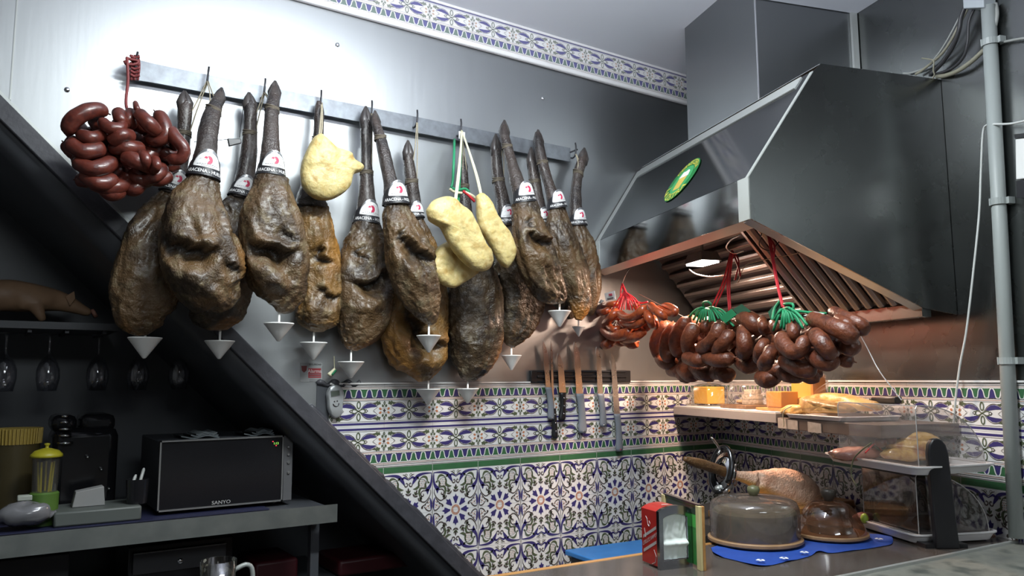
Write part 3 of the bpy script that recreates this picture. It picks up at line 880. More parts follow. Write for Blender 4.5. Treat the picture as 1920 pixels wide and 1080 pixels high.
# ================================================================== cured hams
ARC_W = .0
def axis_frames(stn, Yf, n):
    """stations (px, py, half width px) -> list of (centre, lateral, tangent, half width, arclength)"""
    out, s = [], 0
    P = crom(stn, n)
    cs = []
    for i, (x, y, h) in enumerate(P):
        c = at(x, y, Yf(i/(n-1)))
        cs.append((c, max(h, 1.0)*mpp(c)))
    for i in range(n):
        T = (cs[min(i+1, n-1)][0]-cs[max(i-1, 0)][0])
        T.y = 0
        T.normalize()
        Wv = V((-T.z, 0, T.x))
        if Wv.x < 0:
            Wv = -Wv
        if i:
            s += (cs[i][0]-cs[i-1][0]).length
        out.append((cs[i][0], Wv, T, cs[i][1], s))
    return out
def flesh(stn, Yf, n, seg, depth, dmax, seed, amp, tone, cav=(), cap=True, ridg=1.0):
    fr = axis_frames(stn, Yf, n)
    mb = MB()
    off = V((seed*7.31, seed*3.17, seed*1.7))
    for i, (c, Wv, T, hw, s) in enumerate(fr):
        hd = min(hw*depth, dmax)
        for k in range(seg):
            a = 2*PI*k/seg
            ca, sa = math.cos(a), math.sin(a)
            n0 = V((Wv.x*ca, -sa, Wv.z*ca))
            e = V((ca*hw*18, s*7, sa*hd*18))+off
            d = noise.noise(e*.40)*1.15+noise.noise(e*.95)*.62+noise.noise(e*2.1)*.26
            e3 = V((ca*hw*30+1.1*noise.noise(e*.5), s*3.2, sa*hd*30))+off
            d += .85*(noise.noise(e3)-.35*abs(noise.noise(e3*2.2)))*ridg*(.5+.5*sm(hw, .02, .06))
            e2 = V((ca*hw*46+2.2*noise.noise(e*.7), s*9, sa*hd*46))+off
            rid = 1-2.2*abs(noise.noise(e2))
            d += .72*rid*(.35+.65*sm(noise.noise(e*.5+off), -.2, .35))*ridg
            d += .36*(1-2.4*abs(noise.noise(V((ca*hw*100, s*34+3*noise.noise(e), sa*hd*100))+off)))*ridg
            d += .15*noise.noise(V((ca*hw*220, s*190, sa*hd*220)))
            d *= amp*min(1, hw/.05)
            lat = ca*hw
            ton = tone(i/(n-1), a, lat, s, e)
            push = 0
            if sa > -.15:
                for (cx, cs_, la, lb, rot, dp) in cav:
                    cr, sr = math.cos(rot), math.sin(rot)
                    u, v = lat-cx, s-cs_
                    p, q = (u*cr+v*sr)/la, (-u*sr+v*cr)/lb
                    q += .55*noise.noise(V((p*1.7, 3.1, seed*1.9)))+.30*noise.noise(V((p*4.5, 1.3, seed)))+.5*p*p
                    wp_ = math.exp(-(p*p)*(p*p)*.9)
                    if dp > 0:
                        g = wp_*sm(q, -.10, .16)*(1-sm(q, .45+.3*noise.noise(e), 2.5))
                        push += dp*g
                        push -= dp*.34*wp_*math.exp(-((q+.42)/.36)**2)
                        push -= dp*.22*wp_*math.exp(-((q-2.7)/.8)**2)
                        ton = (ton[0]*(1-g), max(ton[1], min(1, g*1.3*(1-sm(q, .25, .85)))))
                    else:
                        push += dp*math.exp(-(p*p+q*q))
            kk = 1/max(.82, (abs(ca)**2.6+abs(sa)**2.6)**(1/2.6))
            p = c+Wv*(ca*hw*(.35+.65*kk))+V((0, -sa*hd*kk, 0))+n0*d+V((0, push*max(sa+.15, 0), 0))
            mb.v.append(tuple(p))
            mb.tone.append((max(0, min(1, ton[0])), max(0, min(1, ton[1])), 0, 1))
    mb.f = [(i*seg+k, i*seg+(k+1) % seg, (i+1)*seg+(k+1) % seg, (i+1)*seg+k) for i in range(n-1) for k in range(seg)]
    mb.f += [tuple(range(seg))[::-1], tuple(range((n-1)*seg, n*seg))]
    mb.m = [0]*len(mb.f)
    return mb, fr
def sm(x, a, b):
    t = max(0, min(1, (x-a)/(b-a)))
    return t*t*(3-2*t)
LBL = {}
TXT_A = text_mesh('ARACENA - HUELVA', 1.0)
TXT_J = text_mesh('de Jabugo', 1.0)
def label(par, c, ax, lat, hw, hd, tilt=0.0):
    """black neck band with a white dome badge; c centre, ax up the shank, lat to the right"""
    R = hw*1.02+.002
    D = hd*1.03+.003
    H = R*1.5
    c = c+ax*H*.52
    out = V((0, -1, 0))
    def cyl(x, y, d=0, k=1.0):                         # arc length x, height y -> point on the band
        a = PI/2-x/R+tilt
        f = 1-.20*(y/H)+.10*(y/H)**2
        return c+ax*y+lat*((R*f+d)*math.cos(a))+out*((D*f+d)*math.sin(a))
    def patch(x0, x1, ylo, yhi, d, nx=16, ny=4):
        mb = MB()
        for i in range(nx):
            for j in range(ny):
                def pt(i, j):
                    x = x0+(x1-x0)*i/nx
                    lo, hi = ylo(x), yhi(x)
                    return cyl(x, lo+(hi-lo)*j/ny, d)
                mb.quad(pt(i, j), pt(i+1, j), pt(i+1, j+1), pt(i, j+1))
        return mb
    full = PI*R*.98
    band = patch(-full, full, lambda x: -H*.66, lambda x: -H*.66+max(.28*H, H*1.05*max(0, math.cos(x/R*.62))), .0, 40, 4)
    lb = band.build('label', M['label_black'], par, smooth=True, fix=False)
    dome = lambda x: -H*.22+H*.70*math.sqrt(max(0, 1-(x/(R*.98))**2))
    patch(-R*.97, R*.97, lambda x: -H*.22-H*.05*math.sqrt(max(0, 1-(x/(R*.98))**2)), dome, .0007, 26, 5).build('badge', M['label_white'], lb, smooth=True, fix=False)
    patch(-R*1.0, R*1.0, lambda x: dome(x)+H*.015, lambda x: dome(x)+H*.15*math.sqrt(max(0, 1-(x/(R*1.15))**2)), .0007, 24, 2).build('silver_arch', M['label_silver'], lb, smooth=True, fix=False)
    for (vs, fs), sz, y0, m, d in ((TXT_A, R*.285, -H*.47, M['label_white'], .0012), (TXT_J, R*.20, H*.565, M['grey_print'], .0014)):
        mb = MB()
        mb.add([cyl(x*sz, y0+y*sz*1.25-(.10*H*(x*sz/R)**2 if sz < R*.22 else 0), d) for x, y, z in vs], fs)
        mb.build('lettering', m, lb, fix=False)
    mb = MB()                                          # crimson ham emblem
    for k in range(12):
        a, b = math.radians(-120+240*k/12), math.radians(-120+240*(k+1)/12)
        r0, r1 = R*.03, R*.30
        mb.quad(*[cyl(R*.05+r*math.cos(t)*.8, H*.09+r*math.sin(t), .0013) for r, t in ((r0, a), (r1, a), (r1, b), (r0, b))])
    mb.quad(*[cyl(x*R, y*H, .0013) for x, y in ((-.32, .16), (-.10, .13), (-.06, .24), (-.22, .25))])
    mb.build('emblem', M['label_red'], lb, fix=False)
    mb = MB()                                          # pig outline and fine print
    o = [(-.62, .08), (-.45, .13), (-.35, .24), (-.15, .31), (.2, .31), (.42, .24), (.52, .12), (.46, .02), (.40, -.10), (.28, -.10)]
    for (x0, y0), (x1, y1) in zip(o[:-1], o[1:]):
        mb.quad(*[cyl(x*R, y*H, .0012) for x, y in ((x0, y0), (x1, y1), (x1, y1+.012), (x0, y0+.012))])
    for y, w_ in ((-.13, .72), (-.21, .42)):
        for i in range(9):
            x0 = -w_+2*w_*i/9
            mb.quad(*[cyl(x*R, (yy-.05*(x/.8)**2)*H, .0012) for x, yy in ((x0, y), (x0+1.5*w_/9, y), (x0+1.5*w_/9, y+.025), (x0, y+.025))])
    mb.build('fine_print', M['grey_print'], lb, fix=False)
def ropering(par, c, lat, hw, hd, m, n=4, r=.0026):
    mb = MB()
    for j in range(n):
        z = (j-(n-1)/2)*r*2.1
        pts = []
        for k in range(19):
            a = 2*PI*k/18
            pts.append(c+lat*((hw+r*.6)*math.cos(a))+V((0, -(hd+r*.6)*math.sin(a), z+.003*math.sin(a+j))))
        mb.tube(pts, r, 5, caps=False)
    mb.build('rope', m, par, smooth=True)
def ham(stn, nl, Y, Yt, label_txt, hook=None, matn='ham', rope_at=.45, lab=True, seed=1, cav=(), fat=None, depth=.72, dmax=.075, hoofy=True, legm='leg', ropem='rope', amp=.0105):
    """stn: pixel stations from hoof tip to rump; the first nl belong to the shank"""
    tot = len(stn)
    body = stn[nl-1:]
    leg = stn[:nl]
    def yl(u): return Yt+(Y-Yt)*min(1, u)*.85
    yb0 = yl(1)
    def yb(u): return yb0+(Y-yb0)*sm(u, 0, .35)
    base = at(body[-1][0], body[-1][1], Y)
    root = thing('cured_ham', base, label_txt, 'ham', 'cured hams hanging from the rail')
    fatf = fat or (lambda u, a, lat, s, e: 0)
    def tone(u, a, lat, s, e):
        top = sm(u, .18, .0)                            # dark skin near the shank
        return fatf(u, a, lat, s, e), top*.5
    mb, fr = flesh(body, yb, 120, 76, depth, dmax, seed, amp, tone, cav)
    mb.build('meat', M[matn], root, smooth=True)
    mb, fl = flesh(leg, yl, 46, 20, .9, .05, seed+.5, .0045, lambda u, a, lat, s, e: (.0, .25+.25*noise.noise(e)), ridg=1.3)
    mb.build('shank', M[legm], root, smooth=True)
    if hoofy:
        hs = leg[:2]
        a, b = at(hs[0][0], hs[0][1]-7, Yt-.004), at(hs[1][0], hs[1][1]+9, Yt-.004)
        dv = (b-a)
        L = dv.length
        ax = dv.normalized()
        hw = hs[1][2]*mpp(b)*1.02
        hb = MB()
        lt = V((-ax.z, 0, ax.x)).normalized()
        if lt.x < 0:
            lt = -lt
        for sx in (-1, 1):
            hb.tube([a+lt*(sx*hw*.10), a+ax*(.30*L)+lt*(sx*hw*.30), a+ax*(.62*L)+lt*(sx*hw*.42), b+lt*(sx*hw*.30)], [hw*.10, hw*.52, hw*.86, hw*.74], 12)
        hb.build('hoof', M['hoof'], root, smooth=True)
    i = int(rope_at*45)
    c, lat, T, hw, s = fl[i]
    hd = min(hw*.9, .05)
    ropering(root, c, lat, hw, hd, M['rope_dark'])
    if hook is not None:
        hx = hooks[hook]
        h = V((hx+.003, -.066, RZ-.002))
        mb = MB()
        mid = c+V((0, -hd*.6, .0))
        for sx in (-1, 1):
            mb.tube(crom([mid+lat*(hw*.7*sx), (mid+lat*(hw*.5*sx)).lerp(h, .5)+V((0, -.008, 0)), h+V((.002*sx, 0, 0))], 8), .0021, 5)
        mb.build('hanging_string', M[ropem], root, smooth=True)
    if lab:
        j = 44
        if lab is not True:
            j = int(lab*45)
        c, lat, T, hw, s = fl[min(j, 45)]
        label(root, c, -V((T.x, 0, T.z)).normalized(), lat, hw, min(hw*.9, .05))
    return root
def rim(side, u0=.35, k=.8):                            # golden fat along one edge
    def f(u, a, lat, s, e):
        return sm(math.cos(a)*side+.35*noise.noise(e*.6), .45, .95)*sm(u, u0, u0+.2)*k
    return f
def bottom(u0=.75, k=.7):
    return lambda u, a, lat, s, e: sm(u+.25*noise.noise(e*.7), u0, 1)*k
def gold(k=.7):
    return lambda u, a, lat, s, e: sm(noise.noise(e*.55)+.35*math.cos(a), .05, .45)*k
ham([(346, 177, 3), (347, 198, 12), (345, 240, 12), (340, 290, 14), (330, 340, 18), (323, 366, 22), (312, 398, 32), (299, 432, 44), (284, 480, 54), (271, 540, 58), (262, 585, 48), (265, 614, 32), (267, 629, 10)], 6, -.10, -.075,
    'leftmost dark ham, half in shadow, hanging behind the big ham at the left end', 1, 'ham', seed=1, lab=.95, fat=bottom(.85, .5))
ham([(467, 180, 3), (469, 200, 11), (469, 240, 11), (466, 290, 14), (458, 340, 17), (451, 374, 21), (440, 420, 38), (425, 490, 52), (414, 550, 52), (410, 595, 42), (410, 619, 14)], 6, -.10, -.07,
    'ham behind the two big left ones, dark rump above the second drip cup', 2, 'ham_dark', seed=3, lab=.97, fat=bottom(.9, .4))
ham([(416, 171, 3), (409, 186, 9), (398, 214, 14), (391, 245, 16), (386, 285, 18), (381, 335, 26), (372, 362, 38), (366, 392, 49), (368, 440, 60), (377, 475, 69), (387, 510, 66), (400, 545, 52), (415, 567, 35), (422, 583, 12)], 6, -.285, -.12,
    'big wrinkled brown ham in front at the left end, dark gash across its face', 1, 'ham', seed=2, rope_at=.36,
    cav=((-.045, .215, .066, .034, .50, .044), (.055, .30, .03, .02, .9, .014), (-.035, .345, .055, .02, .75, -.012)), fat=lambda u, a, lat, s, e: sm(lat, .05, .12)*sm(u, .45, .6)*sm(.98-u, 0, .2)*.5*max(0, .6+noise.noise(e)))
ham([(516, 158, 3), (514, 178, 10), (510, 205, 12), (508, 235, 13), (507, 285, 17), (508, 332, 23), (506, 360, 31), (505, 395, 45), (508, 440, 55), (515, 480, 58), (522, 520, 54), (530, 552, 40), (530, 573, 24), (526, 586, 8)], 6, -.285, -.12,
    'second big brown ham in front from the left, its tall black hoof crossing the rail', 2, 'ham', seed=5, rope_at=.42,
    cav=((-.03, .235, .062, .030, .55, .040), (.03, .20, .03, .018, 1.1, .012), (-.03, .345, .05, .022, .6, -.014)))
ham([(598, 190, 4), (598, 210, 9), (597, 250, 9), (594, 310, 15), (583, 366, 24), (582, 390, 29), (585, 410, 33), (590, 445, 36), (598, 500, 38), (600, 545, 38), (597, 585, 38), (595, 606, 29), (594, 622, 9)], 6, -.09, -.07,
    'golden ham hanging behind the single lump of yellow lard', 3, 'ham_gold', seed=7, lab=False, cav=((.0, .17, .03, .03, 1.3, .03), (-.03, .1, .03, .06, 1.4, -.008), (.012, .30, .04, .025, .3, .014)), fat=gold(.8), hoofy=False)
ham([(686, 206, 4), (686, 232, 10), (687, 300, 10), (688, 350, 13), (688, 385, 17), (687, 420, 22), (685, 450, 33), (682, 495, 44), (682, 540, 51), (681, 580, 51), (672, 615, 41), (664, 640, 26), (660, 656, 8)], 6, -.10, -.075,
    'brown ham with a labelled black neck hanging just right of the single lard lump', 4, 'ham', seed=8, rope_at=.5, cav=((.01, .205, .062, .030, -.40, .036), (-.03, .12, .02, .03, 1.4, .010), (-.02, .31, .05, .02, -.3, -.012)), fat=bottom(.8, .35))
ham([(765, 270, 3), (765, 292, 9), (771, 335, 11), (776, 375, 12), (779, 412, 15), (782, 440, 25), (785, 490, 44), (780, 555, 60), (777, 610, 64), (783, 650, 57), (793, 685, 42), (797, 714, 12)], 5, -.088, -.07,
    'ham behind, opened by a long dark hollow with an orange fat rim', 5, 'ham_gold', seed=9, rope_at=.55, lab=.97, cav=((.0, .41, .11, .038, .95, .05),), fat=lambda u, a, lat, s, e: sm(abs(math.cos(a)), .5, .9)*sm(u, .5, .7)*.7)
ham([(703, 214, 4), (705, 232, 8), (714, 262, 10), (723, 300, 12), (733, 345, 14), (743, 384, 22), (749, 408, 29), (757, 440, 34), (766, 480, 41), (776, 520, 41), (790, 560, 34), (803, 588, 21), (812, 607, 7)], 6, -.27, -.11,
    'slim leaning brown ham in front, left of the big lard slab', 4, 'ham', seed=11, rope_at=.38, cav=((.018, .175, .058, .028, .80, .034), (-.02, .12, .02, .03, 1.3, .010), (-.012, .28, .05, .018, .9, -.012)))
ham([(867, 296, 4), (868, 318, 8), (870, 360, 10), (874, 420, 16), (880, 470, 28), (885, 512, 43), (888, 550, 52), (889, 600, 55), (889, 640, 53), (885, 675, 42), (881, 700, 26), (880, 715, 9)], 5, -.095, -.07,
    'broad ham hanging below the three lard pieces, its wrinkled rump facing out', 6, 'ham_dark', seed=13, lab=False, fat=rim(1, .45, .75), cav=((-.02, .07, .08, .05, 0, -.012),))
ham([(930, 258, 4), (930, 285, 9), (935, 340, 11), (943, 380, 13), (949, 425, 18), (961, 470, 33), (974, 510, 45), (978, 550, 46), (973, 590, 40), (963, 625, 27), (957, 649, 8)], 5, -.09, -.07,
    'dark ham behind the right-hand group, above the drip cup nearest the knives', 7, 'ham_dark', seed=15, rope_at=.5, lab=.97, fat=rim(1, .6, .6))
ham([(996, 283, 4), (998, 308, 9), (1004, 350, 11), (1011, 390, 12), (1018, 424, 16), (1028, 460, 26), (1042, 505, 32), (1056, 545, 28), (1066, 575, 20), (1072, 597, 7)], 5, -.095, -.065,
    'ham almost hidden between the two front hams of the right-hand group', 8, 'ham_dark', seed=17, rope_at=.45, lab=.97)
ham([(946, 232, 4), (945, 252, 9), (953, 282, 9), (961, 310, 10), (970, 342, 14), (984, 381, 20), (989, 410, 27), (997, 450, 37), (1008, 490, 40), (1026, 528, 35), (1042, 548, 25), (1057, 563, 8)], 6, -.29, -.12,
    'front ham of the right-hand group leaning right, with a dark notch in its side', 7, 'ham', seed=19, rope_at=.36, cav=((.012, .155, .052, .026, .42, .032), (-.02, .09, .02, .03, 1.4, .008), (.0, .25, .05, .018, .8, -.010)))
ham([(1009, 250, 6), (1010, 270, 9), (1017, 305, 10), (1025, 332, 9), (1034, 360, 11), (1045, 391, 17), (1049, 415, 23), (1055, 445, 30), (1065, 480, 34), (1077, 520, 32), (1086, 555, 24), (1087, 580, 18), (1085, 600, 7)], 6, -.205, -.10,
    'narrow ham second from the right, its shiny tip ending beside the sausages', 8, 'ham', seed=21, rope_at=.40, fat=bottom(.72, .8))
ham([(1096, 284, 5), (1092, 299, 9), (1084, 325, 9), (1080, 352, 9), (1079, 390, 12), (1083, 424, 16), (1086, 448, 23), (1091, 478, 27), (1097, 512, 26), (1100, 545, 22), (1103, 575, 15), (1105, 592, 6)], 6, -.10, -.07,
    'rightmost ham, reddish brown, next to the extractor hood', 9, 'ham', seed=23, rope_at=.42)
cq = [at(x, y, -.12) for x, y in ((427, 259), (452, 260), (453, 268), (430, 274))]
tag(MB().prism(cq, (0, .012, 0)).build('plastic_clip', M['black'], bevel=.002), 'flat black plastic clip beside the brown shank between the two big left hams', 'clip')
tag(MB().tube(crom([tuple(at(x, y, -.12)) for x, y in ((456, 202), (452, 232), (449, 258))], 6), .0012, 5).build('thin_wire', M['iron']), 'thin dark wire rising from the black plastic clip on the left', 'wire')
tag(MB().tube(crom([tuple(at(x, y, -.13)) for x, y in ((364, 266), (398, 264), (428, 261))], 6), .0012, 5).build('thin_wire', M['iron']), 'thin dark wire from the big left ham shank to the black clip', 'wire')
# ------------------------------------------------------------------ pieces of lard
def lard(name, outline, Y, th, seed, label_txt, strings, hookpt, ropem='rope_cream'):
    P = [at(x, y, Y) for x, y in outline]
    n = 64
    loop = crom([tuple(p) for p in P+[P[0]]], n+1)[:-1]
    c = sum((V(p) for p in loop), V((0, 0, 0)))/n
    root = thing('lard_piece', c, label_txt, 'lard', 'pieces of lard hanging among the hams')
    mb = MB()
    off = V((seed*5.1, seed*2.3, 0))
    rings = [(1.0, 0), (.98, .35), (.92, .68), (.80, .9), (.6, 1.0), (.35, 1.02), (.12, 1.0)]
    def shell(sgn, rs):
        out = []
        for q, d in rs:
            ring = []
            for p in loop:
                v = c+(V(p)-c)*q
                e = V((v.x*22, v.z*22, sgn))+off
                dd = d*th*(1+.22*noise.noise(e*.5))+.006*noise.noise(e)*(d > 0)+.004*noise.noise(e*2.5)*(d > 0)
                ring.append(v+V((0, sgn*dd, 0)))
            out.append(ring)
        return out
    rr = shell(1, rings)[::-1][:-1]+shell(-1, rings)
    vs = [p for r in rr for p in r]
    fs = [(i*n+k, i*n+(k+1) % n, (i+1)*n+(k+1) % n, (i+1)*n+k) for i in range(len(rr)-1) for k in range(n)]
    fs += [tuple(range(n)), tuple(range((len(rr)-1)*n, len(rr)*n))]
    mb.add(vs, fs)
    mb.build('lard_slab', M['lard'], root, smooth=True)
    for x, y in strings:
        p = at(x, y, Y-.0)
        q = V(hookpt)
        mb = MB()
        mb.tube(crom([p+V((0, .0, -.01)), p.lerp(q, .3)+V((.0, -.006, 0)), p.lerp(q, .75)+V((.002, -.004, 0)), q], 12), .0036, 6)
        mb.tube(crom([p+V((.006, .0, -.008)), p.lerp(q, .3)+V((.007, -.006, 0)), p.lerp(q, .75)+V((.005, -.004, 0)), q+V((.004, 0, 0))], 12), .0028, 6)
        mb.build('cord', M[ropem], root, smooth=True)
    return root
hk = lambda i: (hooks[i]+.003, -.068, RZ)
lard('lard', [(598, 251), (612, 262), (628, 276), (655, 287), (664, 300), (680, 312), (676, 322), (662, 328), (655, 350), (640, 365), (615, 376), (590, 372), (572, 358), (564, 335), (566, 305), (578, 275), (588, 258)], -.20, .038, 1,
     'single lump of yellow lard left of the middle, tapering to a ragged tip', [(598, 254)], hk(3), 'rope')
lard('lard', [(840, 452), (860, 470), (885, 490), (898, 505), (890, 517), (870, 530), (850, 540), (826, 531), (812, 514), (808, 498), (815, 478), (823, 462)], -.255, .026, 2,
     'lower lard piece half hidden behind the big lard slab', [(850, 470)], hk(6), 'rope_green')
lard('lard', [(800, 392), (812, 376), (835, 368), (850, 372), (862, 384), (880, 396), (893, 420), (908, 455), (922, 478), (921, 500), (905, 509), (885, 504), (862, 480), (842, 455), (830, 428), (815, 418), (803, 408)], -.335, .032, 3,
     'big pale lard slab in the middle, broadest of the three on one hook', [(852, 376)], hk(6))
lard('lard', [(894, 366), (904, 362), (918, 376), (928, 398), (940, 418), (955, 440), (965, 465), (963, 485), (952, 503), (940, 495), (928, 474), (915, 452), (900, 428), (895, 398)], -.285, .026, 4,
     'narrow lard strip on the right of the three on one hook', [(902, 366)], hk(6))
mb = MB()
tc = at(866, 254, -.075)
mb.box(tc, (.028, .002, .03))
tag(mb.build('paper_tag', M['label_white']), 'small white paper tag on the hook above the three lard pieces', 'tag')
kn = thing('coloured_cord', at(868, 358, -.20), 'knotted green, white and red cord above the big lard slab', 'cord')
for pts, m in (([(852, 262), (851, 300), (849, 340), (846, 352)], 'rope_green'), ([(846, 352), (858, 356), (872, 354), (880, 360)], 'rope_green'), ([(843, 354), (852, 360), (866, 362)], 'rope_cream'), ([(868, 358), (878, 366), (890, 378)], 'rope_red'), ([(872, 360), (884, 366), (892, 372)], 'rope_cream')):
    MB().tube(crom([tuple(at(x, y, -.20 if y > 300 else -.20+.13*(300-y)/40)) for x, y in pts], 14), .0052, 7).build('strand', M[m], kn, smooth=True)
# ------------------------------------------------------------------ white drip cups pinned under the hams
def drip_cup(px, py, w, h, Y, pin, label_txt):
    c = at(px, py, Y)
    k = mpp(c)
    root = thing('drip_cup', c+V((0, 0, -h*k)), label_txt, 'drip cup', 'white cone drip cups under the hams')
    R, H = w/2*k, h*k
    MB().lathe([(.0035, -H), (R*.12, -H*.97), (R*.55, -H*.5), (R*.97, -H*.04), (R*1.0, -.001), (R*1.0, .002), (R*.95, .002), (R*.90, -H*.06), (R*.1, -H*.80)], c, 36).build('cup', M['white'], root, smooth=True)
    MB().tube([c+V((0, 0, -H*.85)), c+V((0, 0, pin*k))], .0036, 8).build('pin', M['white'], root, smooth=True)
    return root
for a in ((272, 634, 60, 38, -.10, 12, 'drip cup furthest left, under the shadowed ham'),
          (412, 640, 54, 33, -.10, 24, 'second drip cup from the left, hanging in front of the dark slope'),
          (523, 607, 55, 33, -.285, 26, 'drip cup under the second big front ham, higher than its neighbours'),
          (588, 643, 50, 32, -.09, 24, 'drip cup in front of the small red and white notice'),
          (658, 679, 49, 30, -.10, 26, 'drip cup just above the top left corner of the wall tiles'),
          (804, 630, 46, 31, -.27, 28, 'drip cup in front of the ham with the long dark hollow'),
          (803, 730, 46, 29, -.088, 20, 'left one of the two drip cups in front of the tiles'),
          (877, 729, 42, 27, -.095, 18, 'right one of the two drip cups in front of the tiles'),
          (959, 667, 38, 27, -.09, 20, 'drip cup left of the knife rack, seen against the pink steel'),
          (1049, 584, 43, 29, -.29, 24, 'drip cup under the leaning front ham, near the sausages'),
          (1085, 613, 24, 18, -.07, 18, 'small shaded drip cup at the left edge of the orange sausages')):
    drip_cup(*a)
# ================================================================== sausage bunches
def sausage(pts, r, m, par, seed, name='sausage'):
    c = crom([tuple(p) for p in pts], 22)
    L = len(c)
    rr = []
    for i in range(L):
        u = i/(L-1)
        q = min(u, 1-u)*2
        rr.append(r*(max(.10, min(1, (1-(1-min(1, q/.34))**2.4)))*(1+.07*math.sin(7*u+seed))))
    c = [V(p) for p in c]
    # extra rings at the ends to round them
    mb = MB()
    mb.tube([c[0]-(c[1]-c[0]).normalized()*r*.30]+c+[c[-1]+(c[-1]-c[-2]).normalized()*r*.30], [r*.09]+rr+[r*.09], 16)
    off = V((seed*1.37, seed*.71, seed*2.9))
    ax = [c[0]]+c+[c[-1]]
    for i in range(len(mb.v)):
        p = V(mb.v[i])
        o = p-ax[i//16]
        if o.length > 1e-5:
            d = noise.noise(p*38+off)*.055+noise.noise(p*90+off)*.03
            mb.v[i] = tuple(p+o*d)
    return mb.build(name, m, par, smooth=True)
def bunch(loc, label_txt, m, pos, rows, fill, seed, sc, ox, oy):
    root = thing('sausage_bunch', loc, label_txt, 'sausages', 'sausage bunches hanging in the corner and on the rail')
    rnd = random.Random(seed)
    k = 0
    for pts, r, d in rows:
        r *= 1.1 if m == M['saus_brown'] else 1.0
        P = []
        n = len(pts)
        for i, (x, y) in enumerate(pts):
            dd = d+(.030*math.sin(PI*i/(n-1)) if n > 2 else 0)
            P.append(pos(ox+x/sc, oy+y/sc, dd))
        rm = r/sc*mpp(P[0])
        sausage(P, rm, m, root, seed*10+k)
        k += 1
    for (cx, cy, rx, ry, n, r, d0, d1) in fill:
        for _ in range(n):
            a = rnd.uniform(0, 2*PI)
            q = math.sqrt(rnd.random())
            x, y = cx+rx*q*math.cos(a), cy+ry*q*math.sin(a)
            t = rnd.uniform(-.6, .6)+(PI if rnd.random() < .5 else 0)
            d = rnd.uniform(d0, d1)
            L = rnd.uniform(2.6, 4.0)*r
            bend = rnd.uniform(.5, 1.2)*r
            P = [pos(x-L*math.cos(t)*.5, y-L*math.sin(t)*.5-bend*.4, d), pos(x, y+bend*.6, d+.02), pos(x+L*math.cos(t)*.5, y+L*math.sin(t)*.5-bend*.4, d)]
            sausage(P, r*mpp(P[0]), m, root, seed*10+k)
            k += 1
    return root
def cords(root, name, lines, r, m, pos, sc=1, ox=0, oy=0):
    mb = MB()
    for pts in lines:
        mb.tube(crom([tuple(pos(ox+q[0]/sc, oy+q[1]/sc, q[2] if len(q) > 2 else .03)) for q in pts], 10), r, 6)
    return mb.build(name, m, root, smooth=True)
# --- left bunch on the rail
posL = lambda x, y, d: at(x, y, -.20-d)
b1 = bunch(at(235, 280, -.2), 'dark red sausage bunch hanging at the left end of the rail', M['saus_dark'], posL, [
    ([(370, 400), (300, 375), (225, 400), (160, 450), (140, 530)], 44, .05),
    ([(320, 430), (370, 475), (430, 480), (460, 450)], 34, .07),
    ([(200, 520), (270, 535), (350, 515)], 38, .06),
    ([(390, 565), (440, 520), (505, 530)], 42, .07),
    ([(425, 385), (435, 430), (470, 470)], 36, .05), ([(500, 385), (485, 430), (500, 480)], 34, .03),
    ([(530, 385), (590, 450), (650, 510)], 40, .07), ([(520, 330), (530, 370), (560, 410)], 16, .05),
    ([(630, 385), (675, 440), (690, 520), (640, 550), (575, 525)], 38, .04),
    ([(700, 475), (740, 530), (795, 600), (770, 655), (690, 650)], 36, .06), ([(720, 480), (750, 540), (740, 590)], 30, .02),
    ([(140, 560), (230, 610), (350, 590)], 46, .06), ([(170, 660), (290, 710), (420, 660)], 46, .06),
    ([(250, 780), (380, 815), (500, 780)], 44, .03), ([(440, 640), (540, 670), (640, 720)], 44, .07),
    ([(555, 620), (580, 660), (575, 710)], 30, .09), ([(625, 650), (640, 690), (620, 720)], 28, .09),
    ([(220, 730), (310, 790), (420, 770)], 46, .05), ([(540, 780), (630, 750), (680, 690)], 40, .04), ([(370, 600), (470, 590), (570, 600)], 44, .05)],
    [(232, 280, 92, 56, 46, 14, -.09, .025), (235, 335, 70, 22, 12, 14, -.02, .04)], 1, 3, 80, 80)
cords(b1, 'string', [[(238, 108, .0), (240, 150, .0), (236, 190, .02), (240, 212, .03)]], .0045, M['rope_darkred'], posL)
cords(b1, 'string_coil', [[(236+a, 108+b, -.12-.008*k) for a, b in ((0, 0), (8, 3), (20, 5+k), (24, 9), (14, 13), (2, 12+k), (-3, 6))] for k in range(3)]
      + [[(244, 104+7*k, -.13), (252, 108+7*k, -.135), (262, 106+7*k, -.13)] for k in range(6)] + [[(247+6*k, 103, -.14), (249+6*k, 125, -.145), (246+6*k, 150, -.14)] for k in range(3)], .0042, M['rope_darkred'], posL)
